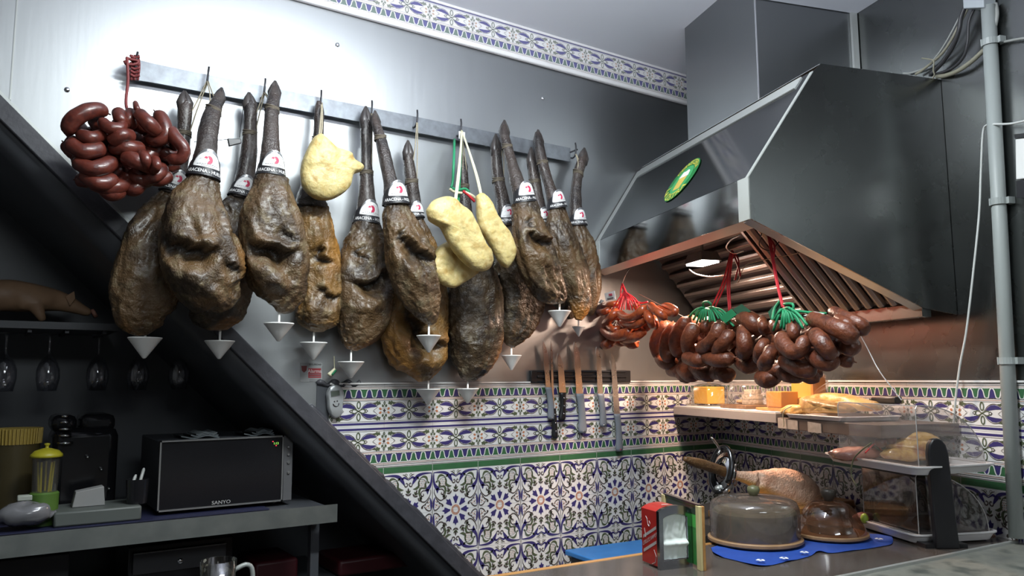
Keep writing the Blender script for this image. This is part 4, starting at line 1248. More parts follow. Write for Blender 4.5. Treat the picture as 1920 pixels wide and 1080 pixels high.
# --- small orange bunch near the lamp
posO = lambda x, y, d: att(x, y, .68+d)
b2 = bunch(att(1180, 600, .68), 'small orange sausage bunch tied with red string, between hams and hood', M['saus_orange'], posO, [
    ([(545, 430), (600, 500), (690, 510), (800, 450), (890, 350)], 52, .05),
    ([(560, 545), (650, 600), (760, 600), (840, 540), (860, 470)], 52, .03),
    ([(935, 335), (990, 400), (1070, 460), (1150, 535)], 52, .03),
    ([(1020, 360), (1120, 425), (1220, 460), (1260, 420), (1180, 365), (1080, 345)], 40, .0),
    ([(890, 440), (930, 520), (970, 630)], 56, .04), ([(960, 500), (1000, 570), (1010, 640)], 44, .0),
    ([(535, 415), (450, 500), (350, 620)], 54, .05), ([(450, 395), (340, 440), (210, 445)], 44, .04), ([(555, 325), (430, 345), (320, 365)], 42, .02),
    ([(310, 640), (450, 735), (600, 720), (740, 670)], 62, .04), ([(320, 860), (410, 845), (500, 780)], 56, .02),
    ([(600, 790), (750, 750), (890, 650)], 60, .02), ([(190, 540), (210, 680), (290, 800)], 58, .02), ([(400, 600), (470, 660), (560, 650)], 44, .05), ([(720, 365), (760, 360), (800, 400)], 36, .02)],
    [(1160, 615, 54, 28, 22, 9, -.07, .01)], 2, 6.75, 1080, 520)
cords(b2, 'string', [[(1167, 532, .0), (1170, 545, .02), (1174+dx*.5, 560, .04+.02*(i % 2)), (1174+dx, 580+abs(dx)*.15, .05)] for i, dx in enumerate((-28, -20, -14, -9, -4, 2, 7, 12, 18, 25, 34, 5, -16))], .0026, M['rope_red'], posO)
cords(b2, 'string', [[(1167, 532), (1164, 545), (1163, 575)], [(1167, 532), (1174, 548), (1180, 560), (1200, 568), (1214, 566)]], .004, M['rope_red'], posO)
for q, nm in (((1133, 550, 1152, 545, 1154, 561, 1136, 565), 'tag_a'), ((1115, 563, 1123, 559, 1133, 564, 1126, 570), 'tag_b')):
    mb = MB()
    mb.prism([posO(q[i], q[i+1], .05) for i in (0, 2, 4, 6)], -NN*.0015)
    g = mb.build('tag', M['label_white'], b2)
    if nm == 'tag_a':
        MB().prism([posO(x, y, .0525) for x, y in ((1141, 551), (1147, 550), (1148, 554), (1142, 555))], -NN*.0008).build('emblem', M['label_red'], g)
        MB().prism([posO(x, y, .0525) for x, y in ((1138, 559), (1150, 556.5), (1150, 559), (1139, 561.5))], -NN*.0006).build('fine_print', M['grey_print'], g)
cords(b2, 'hanging_wire', [[(1180, 503, -.02), (1172, 518, .0), (1167, 532, .0)]], .0018, M['chrome'], posO)
# --- big brown bunch left
posA = lambda x, y, d: att(x, y, .535+d)
b3 = bunch(att(1330, 640, .535), 'big brown sausage bunch with green ties on two red strings, nearer the wall', M['saus_brown'], posA, [
    ([(690, 325), (600, 430), (530, 560), (530, 680), (590, 770)], 76, .06), ([(770, 410), (690, 510), (655, 630), (690, 750)], 76, .09),
    ([(880, 370), (860, 440), (850, 540)], 62, .04), ([(1030, 400), (980, 520), (890, 640), (790, 700)], 78, .10),
    ([(1150, 490), (1090, 580), (1020, 680), (1010, 770)], 76, .10), ([(1285, 420), (1290, 550), (1300, 680), (1250, 760)], 76, .09),
    ([(1240, 340), (1340, 350), (1420, 420), (1460, 480)], 84, .06), ([(1090, 390), (1150, 410), (1210, 440)], 52, .03),
    ([(480, 390), (350, 500), (300, 650), (370, 800)], 76, .02), ([(570, 410), (440, 540), (410, 700), (500, 830)], 76, .05),
    ([(630, 770), (740, 815), (880, 780)], 70, .10), ([(830, 760), (980, 810), (1190, 780)], 70, .10), ([(700, 870), (840, 950), (990, 980)], 76, .04),
    ([(980, 890), (1080, 980), (1140, 960)], 76, .03), ([(340, 770), (420, 850), (560, 850)], 66, .02), ([(1240, 800), (1330, 890), (1430, 830)], 76, .05),
    ([(1480, 350), (1500, 400), (1560, 480)], 56, .04), ([(1590, 400), (1610, 460), (1580, 560)], 56, .03)],
    [(1330, 648, 92, 44, 34, 12.5, -.08, .03), (1330, 690, 70, 14, 8, 12, .0, .05)], 3, 6, 1180, 540)
cords(b3, 'green_ties', [[(1326, 578, .07), (1326+dx*.55, 578+dy*.4-5, .09), (1326+dx, 578+dy, .09)] for dx, dy in ((-34, 16), (-26, 22), (-20, 28), (-14, 26), (-8, 22), (-3, 24), (5, 26), (10, 24), (16, 28), (22, 20), (30, 24), (38, 30), (50, 34), (42, 16), (20, 8), (-22, 10))]
      + [[(1320, 576, .08), (1318, 568, .09), (1328, 566, .09), (1334, 572, .08)]], .0042, M['rope_green'], posA)
cords(b3, 'red_string', [[(1371, 470, .04), (1355, 530, .05), (1335, 575, .07)], [(1374, 470, .04), (1360, 530, .05), (1341, 576, .07)], [(1371, 470, .04), (1364, 530, .05), (1367, 585, .07)], [(1374, 470, .04), (1368, 530, .05), (1370, 586, .07)], [(1372, 470, .04), (1385, 490, .04), (1378, 525, .04)], [(1376, 478, .045), (1386, 505, .045), (1388, 518, .04)]], .0034, M['rope_red'], posA)
for q, m in (((1349, 596, 1371, 579, 1381, 590, 1360, 606), 'rope_green'), ((1374, 580, 1390, 570, 1408, 584, 1384, 590), 'leafgreen')):
    M.setdefault('leafgreen', mat('dark_green_card', (.03, .12, .07), .5))
    MB().prism([posA(q[i], q[i+1], .10) for i in (0, 2, 4, 6)], -NN*.0015).build('tag', M[m], b3)
# --- big brown bunch right
posB = lambda x, y, d: att(x, y, .60+d)
b4 = bunch(att(1500, 640, .60), 'big brown sausage bunch with green ties, nearer the camera below the filters', M['saus_brown'], posB, [
    ([(700, 330), (830, 380), (990, 440), (1130, 510), (1210, 610)], 88, .07), ([(930, 240), (1050, 300), (1200, 370), (1310, 440), (1260, 510)], 66, .02), ([(1000, 330), (1130, 410), (1230, 500)], 60, .05),
    ([(760, 490), (830, 590), (900, 690), (960, 770)], 86, .10), ([(390, 500), (410, 620), (520, 720), (620, 670), (660, 530)], 78, .12),
    ([(540, 390), (525, 510), (540, 620)], 70, .08), ([(285, 680), (240, 780), (185, 890)], 74, .11), ([(220, 590), (160, 690), (140, 840)], 66, .06),
    ([(390, 800), (500, 865), (650, 920), (800, 890)], 80, .09), ([(690, 700), (800, 800), (920, 850), (1000, 780)], 80, .08), ([(150, 1000), (250, 1035), (340, 970)], 84, .04),
    ([(380, 940), (500, 1000), (600, 985)], 70, .05), ([(170, 360), (180, 430), (210, 500)], 52, .05), ([(300, 380), (320, 440), (350, 500)], 52, .06), ([(1050, 620), (1150, 670), (1230, 640)], 80, .02),
    ([(470, 590), (460, 700), (380, 790)], 70, .07), ([(1010, 560), (960, 660), (980, 760)], 70, .03)],
    [(1505, 650, 86, 42, 30, 13, -.08, .03), (1490, 698, 60, 10, 7, 12, .0, .05)], 4, 6, 1400, 540)
cords(b4, 'green_ties', [[(1468, 580, .08), (1470+dx*.5, 576+dy*.35, .11), (1468+dx, 580+dy, .11)] for dx, dy in ((-4, 36), (2, 38), (8, 28), (14, 30), (20, 22), (30, 26), (38, 36), (46, 30), (34, 16), (24, 8), (-16, 20), (40, 22), (-18, 40), (16, 2))]
      + [[(1464, 562, .05), (1452, 580, .06), (1448, 600, .08)], [(1470, 570, .09), (1486, 570, .1), (1486, 582, .1), (1472, 580, .1)], [(1484, 582, .08), (1520, 586, .08), (1550, 588, .05)]], .0042, M['rope_green'], posB)
cords(b4, 'red_string', [[(1440, 440, .0), (1447, 480, .01), (1456, 530, .04), (1467, 576, .08)], [(1443, 440, .0), (1451, 490, .01), (1460, 540, .04), (1470, 578, .08)], [(1441, 445, .0), (1452, 462, .0), (1450, 485, .0)]], .0036, M['rope_red'], posB)
MB().prism([posB(x, y, .09) for x, y in ((1506, 592), (1526, 584), (1546, 588), (1534, 594))], -NN*.0015).build('tag', M['label_white'], b4)
MB().prism([posB(x, y, .05) for x, y in ((1440, 585), (1462, 560), (1462, 590), (1446, 604))], -NN*.0015).build('tag', M['leafgreen'], b4)
# hooks of bent wire in the hood mouth
wr = mat('bent_steel_wire', (.7, .7, .7), .25, .9)
def hook(pts, label_txt, m=wr, r=.0028):
    c = crom([tuple(att(x, y, t)) for x, y, t in pts], 18)
    tag(MB().tube(c, r, 7).build('wire_hook', m, smooth=True), label_txt, 'hook')
hook([(1387, 441, .70), (1370, 450, .64), (1362, 463, .60), (1370, 472, .58), (1380, 475, .58), (1394, 470, .58)], 'bent white wire hook at the hood corner holding the red strings')
hook([(1292, 505, .50), (1305, 514, .52), (1330, 519, .54), (1358, 516, .56), (1372, 512, .56)], 'white wire loop hanging below the hood lamp')
hook([(1384, 530, .5), (1396, 500, .48), (1420, 490, .42), (1470, 480, .36), (1500, 474, .34)], 'thin brown wire running across the hood filters', M['rope'], .0016)
hook([(1428, 438, .62), (1424, 460, .6), (1444, 470, .58), (1462, 452, .56)], 'dark twisted wire near the hood corner above the right bunch', M['iron'], .0018)
tag(MB().tube([att(1198, 551, .60), att(1290, 598, .46)], .0012, 6).build('thin_wire', wr), 'thin wire stretched between the orange and the brown sausages', 'wire')
tag(MB().tube(crom([tuple(att(x, y, .3)) for x, y in ((1613, 628), (1625, 650), (1645, 690), (1668, 722), (1690, 750))], 14), .0016, 6).build('thin_wire', wr), 'thin wire slanting down from the right bunch in front of the tiles', 'wire')
# ================================================================== knives on the magnetic rack
rk = thing('knife_rack', V((2.15, -.012, 1.609)), 'black magnetic knife rack on the pink-lit steel above the tiles', 'knife rack')
ka, kb = at(997, 706, -.02), at(1184, 706, -.02)
mb = MB()
zc = (ka.z+kb.z)/2
for z, h, d in ((zc, .052, .016), (zc, .012, .021), (zc+.02, .006, .02), (zc-.02, .006, .02)):
    mb.box(((ka.x+kb.x)/2, -d/2, z), (kb.x-ka.x-(0 if h > .04 else .06), d, h))
mb.build('bar', M['black'], rk, bevel=.004)
blade_m = mat('worn_knife_blade', (.62, .60, .58), .28, 1, rvar=.05, scale=30)
KN = [  # blade: tip, handle join, blade half widths; handle end; handle colour
    ((1021, 640), (1028, 726), 5.5, 5.5, (1034, 786), 8, 'greyblue', 'grey-handled knife at the left end of the rack'),
    ((1034, 640), (1037, 766), 2.2, 3.0, (1040, 822), 6.5, 'black', 'thin knife with long black riveted handle, hanging lowest at the left'),
    ((1050, 662), (1055, 736), 6.5, 8, (1053, 788), 7.5, 'black', 'wider knife with short black riveted handle'),
    ((1080, 640), (1087, 738), 6.5, 8, (1092, 812), 9.5, 'greyblue', 'broad grey-handled knife in the middle of the rack'),
    ((1121, 650), (1126, 738), 5.5, 6.5, (1131, 800), 8, 'greyblue', 'grey-handled knife second from the right on the rack'),
    ((1149, 662), (1157, 776), 6, 7, (1161, 846), 8, 'greyblue', 'longest grey-handled knife at the right end of the rack')]
M['greyblue'] = mat('grey_knife_handle', (.19, .21, .24), .5)
for tip, jo, w0, w1, he, wh, hm, lab in KN:
    Y = -.026
    a, b, c = at(*tip, Y), at(*jo, Y), at(*he, Y)
    k = mpp(b)
    root = thing('knife', c, lab, 'knife', 'kitchen knives on the magnetic rack')
    mb = MB()
    ax = (b-a).normalized()
    pr2 = [a-V((w0*k*.6, 0, 0)), a+V((w0*k*.2, 0, -.012)), a+ax*.05+V((w0*k, 0, 0)), b+V((w1*k, 0, 0)), b-V((w1*k, 0, 0)), a+ax*.02-V((w0*k, 0, 0))]
    mb.prism(pr2, (0, .0022, 0))
    mb.build('blade', blade_m, root)
    d = (c-b)
    mb = MB()
    n = 14
    rings = []
    for i in range(n):
        u = i/(n-1)
        p = b+d*u+V((wh*k*.22*math.sin(u*3.0), 0, 0))
        hw = wh*k*(.95-.18*math.sin(u*PI)+.22*u*u) if u < .97 else wh*k*.8
        rings.append((p, hw))
    vs = [p+V((hw*math.cos(t), .010*math.sin(t), 0)) for p, hw in rings for t in [2*PI*q/14 for q in range(14)]]
    mb.add(vs, [(i*14+q, i*14+(q+1) % 14, (i+1)*14+(q+1) % 14, (i+1)*14+q) for i in range(n-1) for q in range(14)]+[tuple(range(14)), tuple(range((n-1)*14, n*14))])
    h = mb.build('handle', M[hm], root, smooth=True)
    if hm == 'black':
        for u in (.2, .48, .76):
            MB().ball(b+d*u+V((wh*k*.22*math.sin(u*3.0), -.010, 0)), (.0035, .002, .0035), 10, 6).build('rivet', M['chrome'], h, smooth=True)
    else:
        MB().ball(c-d*.05+V((0, -.009, 0)), (.0035, .002, .0035), 10, 6).build('rivet', M['label_red'] if jo[1] > 770 else M['chrome'], h, smooth=True)
# ================================================================== timer, notice, cord
tm = thing('kitchen_timer', at(628, 752, -.02), 'silver kitchen timer with a smiling face beside the top left tile', 'timer')
cpx = [(616, 726), (627, 721), (638, 726), (643, 738), (641, 752), (640, 766), (638, 778), (628, 784), (618, 778), (613, 766), (612, 752), (611, 738)]
P0 = [at(x, y, -.010) for x, y in cpx]
P0 = [V(p) for p in crom([tuple(p) for p in P0+[P0[0]]], 49)[:-1]]
cc = sum(P0, V((0, 0, 0)))/48
mb = MB()
for q, d in ((1, 0), (1.0, .010), (.94, .017), (.84, .020)):
    mb.v += [tuple(cc+(p-cc)*q+V((0, -d, 0))) for p in P0]
mb.f = [(i*48+k, i*48+(k+1) % 48, (i+1)*48+(k+1) % 48, (i+1)*48+k) for i in range(3) for k in range(48)]+[tuple(range(48)), tuple(range(144, 192))]
mb.m = [0]*len(mb.f)
cs = mb.build('case', mat('silver_plastic', (.50, .52, .53), .35, .5), tm, smooth='auto')
yy = -.0305
MB().prism([at(x, y, yy) for x, y in ((619.5, 733), (637, 731), (638, 742), (620.5, 745))], (0, .001, 0)).build('display_frame', M['label_silver'], cs)
MB().prism([at(x, y, yy-.0006) for x, y in ((620.5, 733.5), (636.5, 732), (637, 741), (621, 743.5))], (0, .001, 0)).build('display', mat('lcd', (.10, .12, .10), .3), cs)
mb = MB()
for x, y in ((627, 753), (632.5, 752)):
    mb.ball(at(x, y, yy), (.0024, .001, .0028), 10, 6)
mb.tube(crom([tuple(at(x, y, yy)) for x, y in ((624.5, 757), (626.5, 761), (630.5, 762), (634, 760.5), (635.5, 756))], 10), .0019, 6)
mb.build('smiling_face', M['black'], cs)
nt_ = thing('notice_sticker', at(588, 697, -.002), 'small notice sticker with a red panel on the steel above the dark slope', 'notice')
MB().prism([at(x, y, -.0012) for x, y in ((563, 680), (604, 680), (604, 716), (563, 716))], (0, .001, 0)).build('sheet', mat('faded_notice_paper', (.30, .31, .31), .5), nt_)
MB().prism([at(x, y, -.0016) for x, y in ((578, 690.5), (602, 690.5), (602, 708.5), (578, 708.5))], (0, .0006, 0)).build('red_panel', mat('faded_red_print', (.30, .03, .04), .5), nt_)
MB().prism([at(x, y, -.0016) for x, y in ((565, 686), (575.5, 686), (574.5, 695), (570, 698.5), (566, 695))], (0, .0006, 0)).build('shield', mat('dark_red_print', (.16, .03, .03), .5), nt_)
ctr = at(590, 696, -.0022)
text_on('lettering', 'Alarma', .017, lambda x, y: ctr+V((x, 0, y)), mat('pale_print', (.6, .5, .5), .5), nt_)
c2 = at(591, 683.5, -.0018)
text_on('lettering', 'SEGURIDAD', .0085, lambda x, y: c2+V((x, 0, y)), M['black'], nt_)
mb = MB()
for y in (701, 705, 711.5, 714):
    mb.prism([at(x, yq, -.0018) for x, yq in ((580, y), (601, y), (601, y+1.2), (580, y+1.2))], (0, .0003, 0))
mb.build('fine_print', M['grey_print'], nt_)
gc = thing('tied_cord', at(622, 700, -.03), 'frayed green cord hanging beside the notice, above the timer', 'cord')
MB().tube([at(626.5, 668, -.02), at(627, 692, -.025)], .0016, 6).build('string', M['rope_cream'], gc)
MB().tube(crom([tuple(at(x, y, -.03)) for x, y in ((628, 692), (622, 698), (617, 704))], 8), [.006, .006, .006, .006, .007, .008, .009, .009], 8).build('cord_end', M['rope_cream'], gc, smooth=True)
MB().tube(crom([tuple(at(x, y, -.036)) for x, y in ((630, 694), (626, 699), (622, 703))], 6), .0042, 7).build('cord_end', M['rope_green'], gc, smooth=True)
# ================================================================== bar counter
BZ = 1.118
def by(x, near): return (-1.463 if near else -.993)-.058*(x-(1.767 if near else 1.1))
bar_top = mat('dark_polished_bar_top', (.075, .062, .055), .16, var=(.10, .085, .075), scale=7)
wood = mat('honey_wood', (.48, .25, .08), .4, var=(.36, .17, .05), scale=6, stretch=(1, 8, 8))
wood_m = mat('brown_beech', (.34, .20, .10), .45, var=(.26, .15, .07), scale=8, stretch=(1, 8, 8))
wood_d = mat('brown_wood', (.20, .11, .055), .45, var=(.13, .07, .035), scale=8, stretch=(1, 8, 8))
cnt = thing('bar_counter', (1.2, -1.25, 0), 'long dark polished bar counter with a wooden edge, running to the right wall', 'counter')
xl, xr = -.6, 2.57
mb = MB()
q = [(xl, by(xl, 1)), (2.556, by(2.556, 1)), (2.71, -1.0), (2.855, -.52), (2.02, -.50), (1.98, by(1.98, 0)), (xl, by(xl, 0))]
mb.hexa([V((x, y, BZ-.035)) for x, y in q], [V((x, y, BZ)) for x, y in q])
mb.build('top', bar_top, cnt)
mb = MB()
mb.hexa([V((x, by(x, 0)+d, BZ-.036)) for x, d in ((xl, 0.001), (1.978, .001), (1.978, .018), (xl, .018))], [V((x, by(x, 0)+d, BZ+.002)) for x, d in ((xl, 0.001), (1.978, .001), (1.978, .018), (xl, .018))])
mb.build('wooden_edge', wood, cnt, bevel=.003)
mb = MB()
mb.hexa([V((x, by(x, n)+d, 0)) for x, n, d in ((xl+.03, 1, .06), (2.5, 1, .06), (2.5, 0, -.06), (xl+.03, 0, -.06))], [V((x, by(x, n)+d, BZ-.036)) for x, n, d in ((xl+.03, 1, .06), (2.5, 1, .06), (2.5, 0, -.06), (xl+.03, 0, -.06))])
mb.build('body', M['room'], cnt)
mb = MB()
mb.hexa([V((2.04, -1.02, 0)), V((2.66, -1.02, 0)), V((2.80, -.54, 0)), V((2.06, -.54, 0))], [V((2.04, -1.02, BZ-.036)), V((2.66, -1.02, BZ-.036)), V((2.80, -.54, BZ-.036)), V((2.06, -.54, BZ-.036))])
mb.build('body', M['room'], cnt)
led = thing('stone_ledge', (1.5, -1.7, 0), 'mottled grey stone ledge on the near side of the bar, at the bottom right corner', 'ledge')
stone = mat('mottled_grey_stone', (.15, .155, .14), .28, var=[(.22, .22, .19), (.09, .10, .09)], scale=14, detail=8)
mb = MB()
mb.hexa([V((x, by(x, 1)-d, BZ-.05)) for x, d in ((xl, .004), (2.552, .004), (2.43, .42), (xl, .42))], [V((x, by(x, 1)-d, BZ-.004)) for x, d in ((xl, .004), (2.552, .004), (2.43, .42), (xl, .42))])
mb.build('slab', stone, led, bevel=.004)
mb = MB()
mb.hexa([V((x, by(x, 1)-d, BZ-.03)) for x, d in ((xl, .0005), (2.554, .0005), (2.554, .012), (xl, .012))], [V((x, by(x, 1)-d, BZ+.003)) for x, d in ((xl, .0005), (2.554, .0005), (2.554, .012), (xl, .012))])
mb.build('edge_strip', M['steel_edge'], led)
mb = MB()
mb.hexa([V((x, by(x, 1)-d, 0)) for x, d in ((xl, .05), (2.50, .05), (2.42, .36), (xl, .36))], [V((x, by(x, 1)-d, BZ-.05)) for x, d in ((xl, .05), (2.50, .05), (2.42, .36), (xl, .36))])
mb.build('body', M['room'], led)
# back worktop behind the bar, with the blue board
wt = thing('worktop', (2.1, -.3, 0), 'low steel worktop against the tiled wall behind the bar', 'worktop')
MB().hexa([V((1.75, -.52, 0)), V((2.02, -.49, 0)), V((2.82, -.45, 0)), V((2.97, -.02, 0)), V((1.75, -.02, 0))], [V((1.75, -.52, .82)), V((2.02, -.49, .82)), V((2.82, -.45, .82)), V((2.97, -.02, .82)), V((1.75, -.02, .82))]).build('cabinet', M['steel_dark'], wt)
bx = thing('storage_box', (2.12, -.27, .82), 'dark box on the worktop under the blue board', 'box')
MB().box((2.13, -.27, .865), (.40, .20, .088)).build('box', M['iron'], bx, bevel=.006)
rot = Matrix.Rotation(math.radians(-4), 3, 'Z')
tag(MB().box((2.125, -.276, .9215), (.42, .235, .021), tuple(rot@V(a) for a in ((1, 0, 0), (0, 1, 0), (0, 0, 1)))).build('cutting_board', mat('blue_polyethylene', (.03, .20, .55), .45, var=(.04, .23, .6), scale=20), bevel=.005), 'bright blue plastic board lying behind the red napkin dispenser', 'board')

# ================================================================== things on the bar
nd_ = thing('napkin_dispenser', atz(1250, 1066, BZ), 'red napkin dispenser with chrome front and white napkins', 'napkin dispenser')
fl, frr = atz(1238, 1070, BZ), atz(1299, 1063, BZ)
X_ = (frr-fl).normalized()
Y_ = V((-X_.y, X_.x, 0))
wN, dN, hN = (frr-fl).length, .088, .142
def nb(u, v, z): return fl+X_*u+Y_*v+V((0, 0, z))
def arch(w0, w1, z0, z1, rise, n=10):
    return [(w0, z0)]+[(w0, z1-.012)]+[(w0+(w1-w0)*i/n, z1+rise*math.sin(PI*i/n)**.7) for i in range(n+1)]+[(w1, z1-.012), (w1, z0)]
red = mat('red_enamel', (.42, .025, .02), .3, var=(.36, .02, .018), scale=9)
mb = MB()
mb.hexa([nb(u, .010, z) for u, z in arch(.003, wN-.003, .006, hN, .012)], [nb(u, dN, z) for u, z in arch(.003, wN-.003, .006, hN, .012)])
bd = mb.build('body', red, nd_, smooth='auto')
mb = MB()
o, i_ = arch(0, wN, .0, hN+.002, .013), arch(.012, wN-.012, .022, hN-.016, .010)
n = len(o)
for k in range(n):
    a, b = k, (k+1) % n
    mb.quad(nb(o[a][0], 0, o[a][1]), nb(o[b][0], 0, o[b][1]), nb(i_[b][0], 0, i_[b][1]), nb(i_[a][0], 0, i_[a][1]))
    mb.quad(nb(o[a][0], 0, o[a][1]), nb(o[b][0], 0, o[b][1]), nb(o[b][0], .012, o[b][1]), nb(o[a][0], .012, o[a][1]))
    mb.quad(nb(i_[a][0], 0, i_[a][1]), nb(i_[b][0], 0, i_[b][1]), nb(i_[b][0], .012, i_[b][1]), nb(i_[a][0], .012, i_[a][1]))
mb.build('chrome_front', mat('dull_chrome', (.36, .38, .42), .18, 1), nd_)
mb = MB()
N1, N2 = 22, 26
for j in range(N2+1):
    for i in range(N1+1):
        u, z = .013+(wN-.026)*i/N1, .023+(hN-.030)*j/N2
        w_ = .006+.003*noise.noise(V((u*60, z*30-u*90, 1)))+.0025*noise.noise(V((u*140+z*90, z*60, 4)))
        if .26 < j/N2 < .42:
            w_ -= .012*math.sin(PI*(j/N2-.26)/.16)*(.4+.6*i/N1)
        mb.v.append(tuple(nb(u, w_, z)))
mb.f = [(j*(N1+1)+i, j*(N1+1)+i+1, (j+1)*(N1+1)+i+1, (j+1)*(N1+1)+i) for j in range(N2) for i in range(N1)]
mb.m = [0]*len(mb.f)
mb.build('napkins', mat('white_napkin_paper', (.72, .78, .75), .8), nd_, smooth=True, fix=False)
def nside(y, z): return fl+X_*.0022+Y_*y+V((0, 0, z))
mb = MB()
sil = mat('silver_print', (.55, .52, .52), .4, .3)
for a, b in (((.018, .062), (.080, .030)), ((.018, .098), (.080, .066))):
    mb.quad(nside(a[0], a[1]), nside(b[0], b[1]), nside(b[0], b[1]+.008), nside(a[0], a[1]+.008))
mb.build('silver_band', sil, bd, fix=False)
ca_, sa_ = math.cos(-.476), math.sin(-.476)
text_on('lettering', 'CRUZCAMPO', .0155, lambda x, y: fl+X_*.002+Y_*(.049-(x*.78*ca_-y*sa_))+V((0, 0, .068-(x*.78*sa_)*1.0+y*ca_*1.3)), sil, bd)
mb = MB()
for pts in ([(.066, .124), (.060, .118), (.056, .104), (.050, .100), (.046, .108), (.050, .114)], [(.074, .092), (.070, .080), (.068, .070)], [(.030, .045), (.020, .030), (.026, .014), (.040, .008)]):
    mb.tube([nside(y, z) for y, z in pts], .0009, 4)
mb.build('line_print', sil, bd)
MB().quad(*[nb(u, v, hN+.0135+.0) for u, v in ((.030, .030), (.050, .030), (.050, .036), (.030, .036))]).build('top_print', sil, bd, fix=False)
# wooden frame with a green poster
fr_ = thing('menu_frame', atz(1300, 1060, BZ), 'small wooden table frame holding a green poster, behind the napkin dispenser', 'frame')
pa, pb = atz(1318, 1069, BZ), atz(1252, 1036, BZ)
dX = (pb-pa).normalized()
dN_ = V((-dX.y, dX.x, 0))
if dN_.dot(EYE-pa) < 0:
    dN_ = -dN_
Lf = (pb-pa).length
hF = .158
pale = mat('pale_pine', (.62, .52, .26), .5)
for u in (0, Lf):
    MB().box(pa+dX*u+dN_*.007+V((0, 0, hF/2)), (.020, .008, hF), (dX, dN_, V((0, 0, 1)))).build('post', pale, fr_, bevel=.001)
    MB().box(pa+dX*u-dN_*.001+V((0, 0, hF/2)), (.020, .0075, hF), (dX, dN_, V((0, 0, 1)))).build('post', wood, fr_, bevel=.001)
pg = MB().box(pa+dX*Lf/2+dN_*.004+V((0, 0, hF/2+.002)), (Lf-.022, .003, hF-.010), (dX, dN_, V((0, 0, 1)))).build('poster', mat('poster_green', (.05, .30, .06), .35, var=(.035, .18, .04), scale=14), fr_)
def po(u, z): return pa+dX*u+dN_*.0062+V((0, 0, z))
MB().quad(po(.012, .10), po(Lf-.012, .10), po(Lf-.012, .132), po(.012, .132)).build('light_band', mat('poster_light_green', (.08, .46, .08), .35), pg, fix=False)
MB().quad(po(.012, .134), po(Lf-.012, .134), po(Lf-.012, .152), po(.012, .152)).build('dark_band', mat('poster_dark_band', (.035, .06, .04), .35), pg, fix=False)
mb = MB()
for k in range(9):
    mb.quad(*[po(.06+.004*math.sin(k*.6)+a, .03+.008*k+b) for a, b in ((0, 0), (.004, 0), (.004, .005), (0, .005))])
mb.build('dotted_print', M['label_white'], pg, fix=False)
MB().box(pa+dX*Lf/2+dN_*.003+V((0, 0, hF+.001)), (Lf, .012, .005), (dX, dN_, V((0, 0, 1)))).build('top_edge', M['iron'], fr_)
# blue cloth under the two domes
cl_px = [(1333, 1026), (1342, 1040), (1380, 1050), (1425, 1061), (1468, 1054), (1515, 1043), (1535, 1034), (1560, 1036), (1612, 1030), (1650, 1024), (1673, 1018), (1668, 1004), (1630, 1000), (1560, 996), (1480, 998), (1400, 1006)]
cp = [atz(x, y, BZ+.003) for x, y in cl_px]
cc = sum(cp, V((0, 0, 0)))/len(cp)
mb = MB()
n = 64
lo = [V(p) for p in crom([tuple(p) for p in cp+[cp[0]]], n+1)[:-1]]
for j, q in enumerate((1, .96, .85, .7, .5, .25, .05)):
    for p in lo:
        v = cc+(p-cc)*q
        z = .0012+.006*max(0, noise.noise(V((v.x*20, v.y*20, 2))))*(q > .7)
        mb.v.append((v.x, v.y, BZ+.0008+z))
mb.f = [(j*n+k, j*n+(k+1) % n, (j+1)*n+(k+1) % n, (j+1)*n+k) for j in range(6) for k in range(n)]+[tuple(range(6*n, 7*n))]
mb.m = [0]*len(mb.f)
blc = tag(mb.build('blue_cloth', mat('blue_napkin', (.012, .055, .30), .6, var=(.016, .07, .36), scale=25), smooth=True), 'bright blue paper cloth spread under the two cheese domes', 'cloth')
mb = MB()
for x, y in ((1426, 1050), (1508, 1035), (1648, 1010), (1470, 1046)):
    c = atz(x, y, BZ+.010)
    for k in range(5):
        a = 2*PI*k/5
        mb.ball(c+V((.008*math.cos(a), .008*math.sin(a), 0)), (.0045, .0045, .0006), 8, 4)
mb.build('white_print', M['label_white'], blc)
smoky = thin('smoky_plastic', (.62, .55, .50), .05, .06, .24, .35, (.30, .25, .22))
clear = thin('clear_plastic', (.90, .88, .86), .06, .06, .06)
glass = thin('clear_glass', (.88, .87, .84), .09, .03)
brownglass = thin('brown_glass', (.70, .55, .46), .08, .04, .05, .45, (.5, .35, .25))
def cover(name, c, label_txt, cat, prof, m, base_r, base_h, base_m, knob=None, seg=48):
    root = thing(name, c, label_txt, cat)
    MB().lathe([(base_r*.96, 0), (base_r, base_h*.3), (base_r, base_h*.8), (base_r*.97, base_h), (.01, base_h)], c, seg).build('base', base_m, root, smooth='auto')
    cv = MB().lathe(prof, c+V((0, 0, base_h)), seg, caps=False).build('cover', m, root, smooth=True, fix=False)
    if knob:
        MB().lathe(knob[0], c+V((0, 0, base_h)), 20).build('knob', knob[1], cv, smooth=True)
    return root
c1 = atz(1416, 1014, BZ+.006)
R1 = 84*mpp(c1)
d1 = cover('cheese_dome', c1, 'smoky plastic cheese dome over a dark cheese wheel, left one on the blue cloth', 'cheese dome',
           [(R1*.97, 0), (R1*.975, .06), (R1*.96, .086), (R1*.91, .100), (R1*.77, .109), (R1*.5, .113), (R1*.2, .115), (.012, .116)], smoky, R1*1.03, .014, wood_m,
           ([(.010, .116), (.012, .119), (.017, .125), (.019, .134), (.015, .142), (.004, .146)], mat('olive_knob', (.12, .12, .06), .4)))
ch = MB().lathe([(.005, .0), (R1*.88, .0), (R1*.91, .008), (R1*.91, .070), (R1*.87, .077), (.005, .079)], c1+V((0, 0, .0145)), 48)
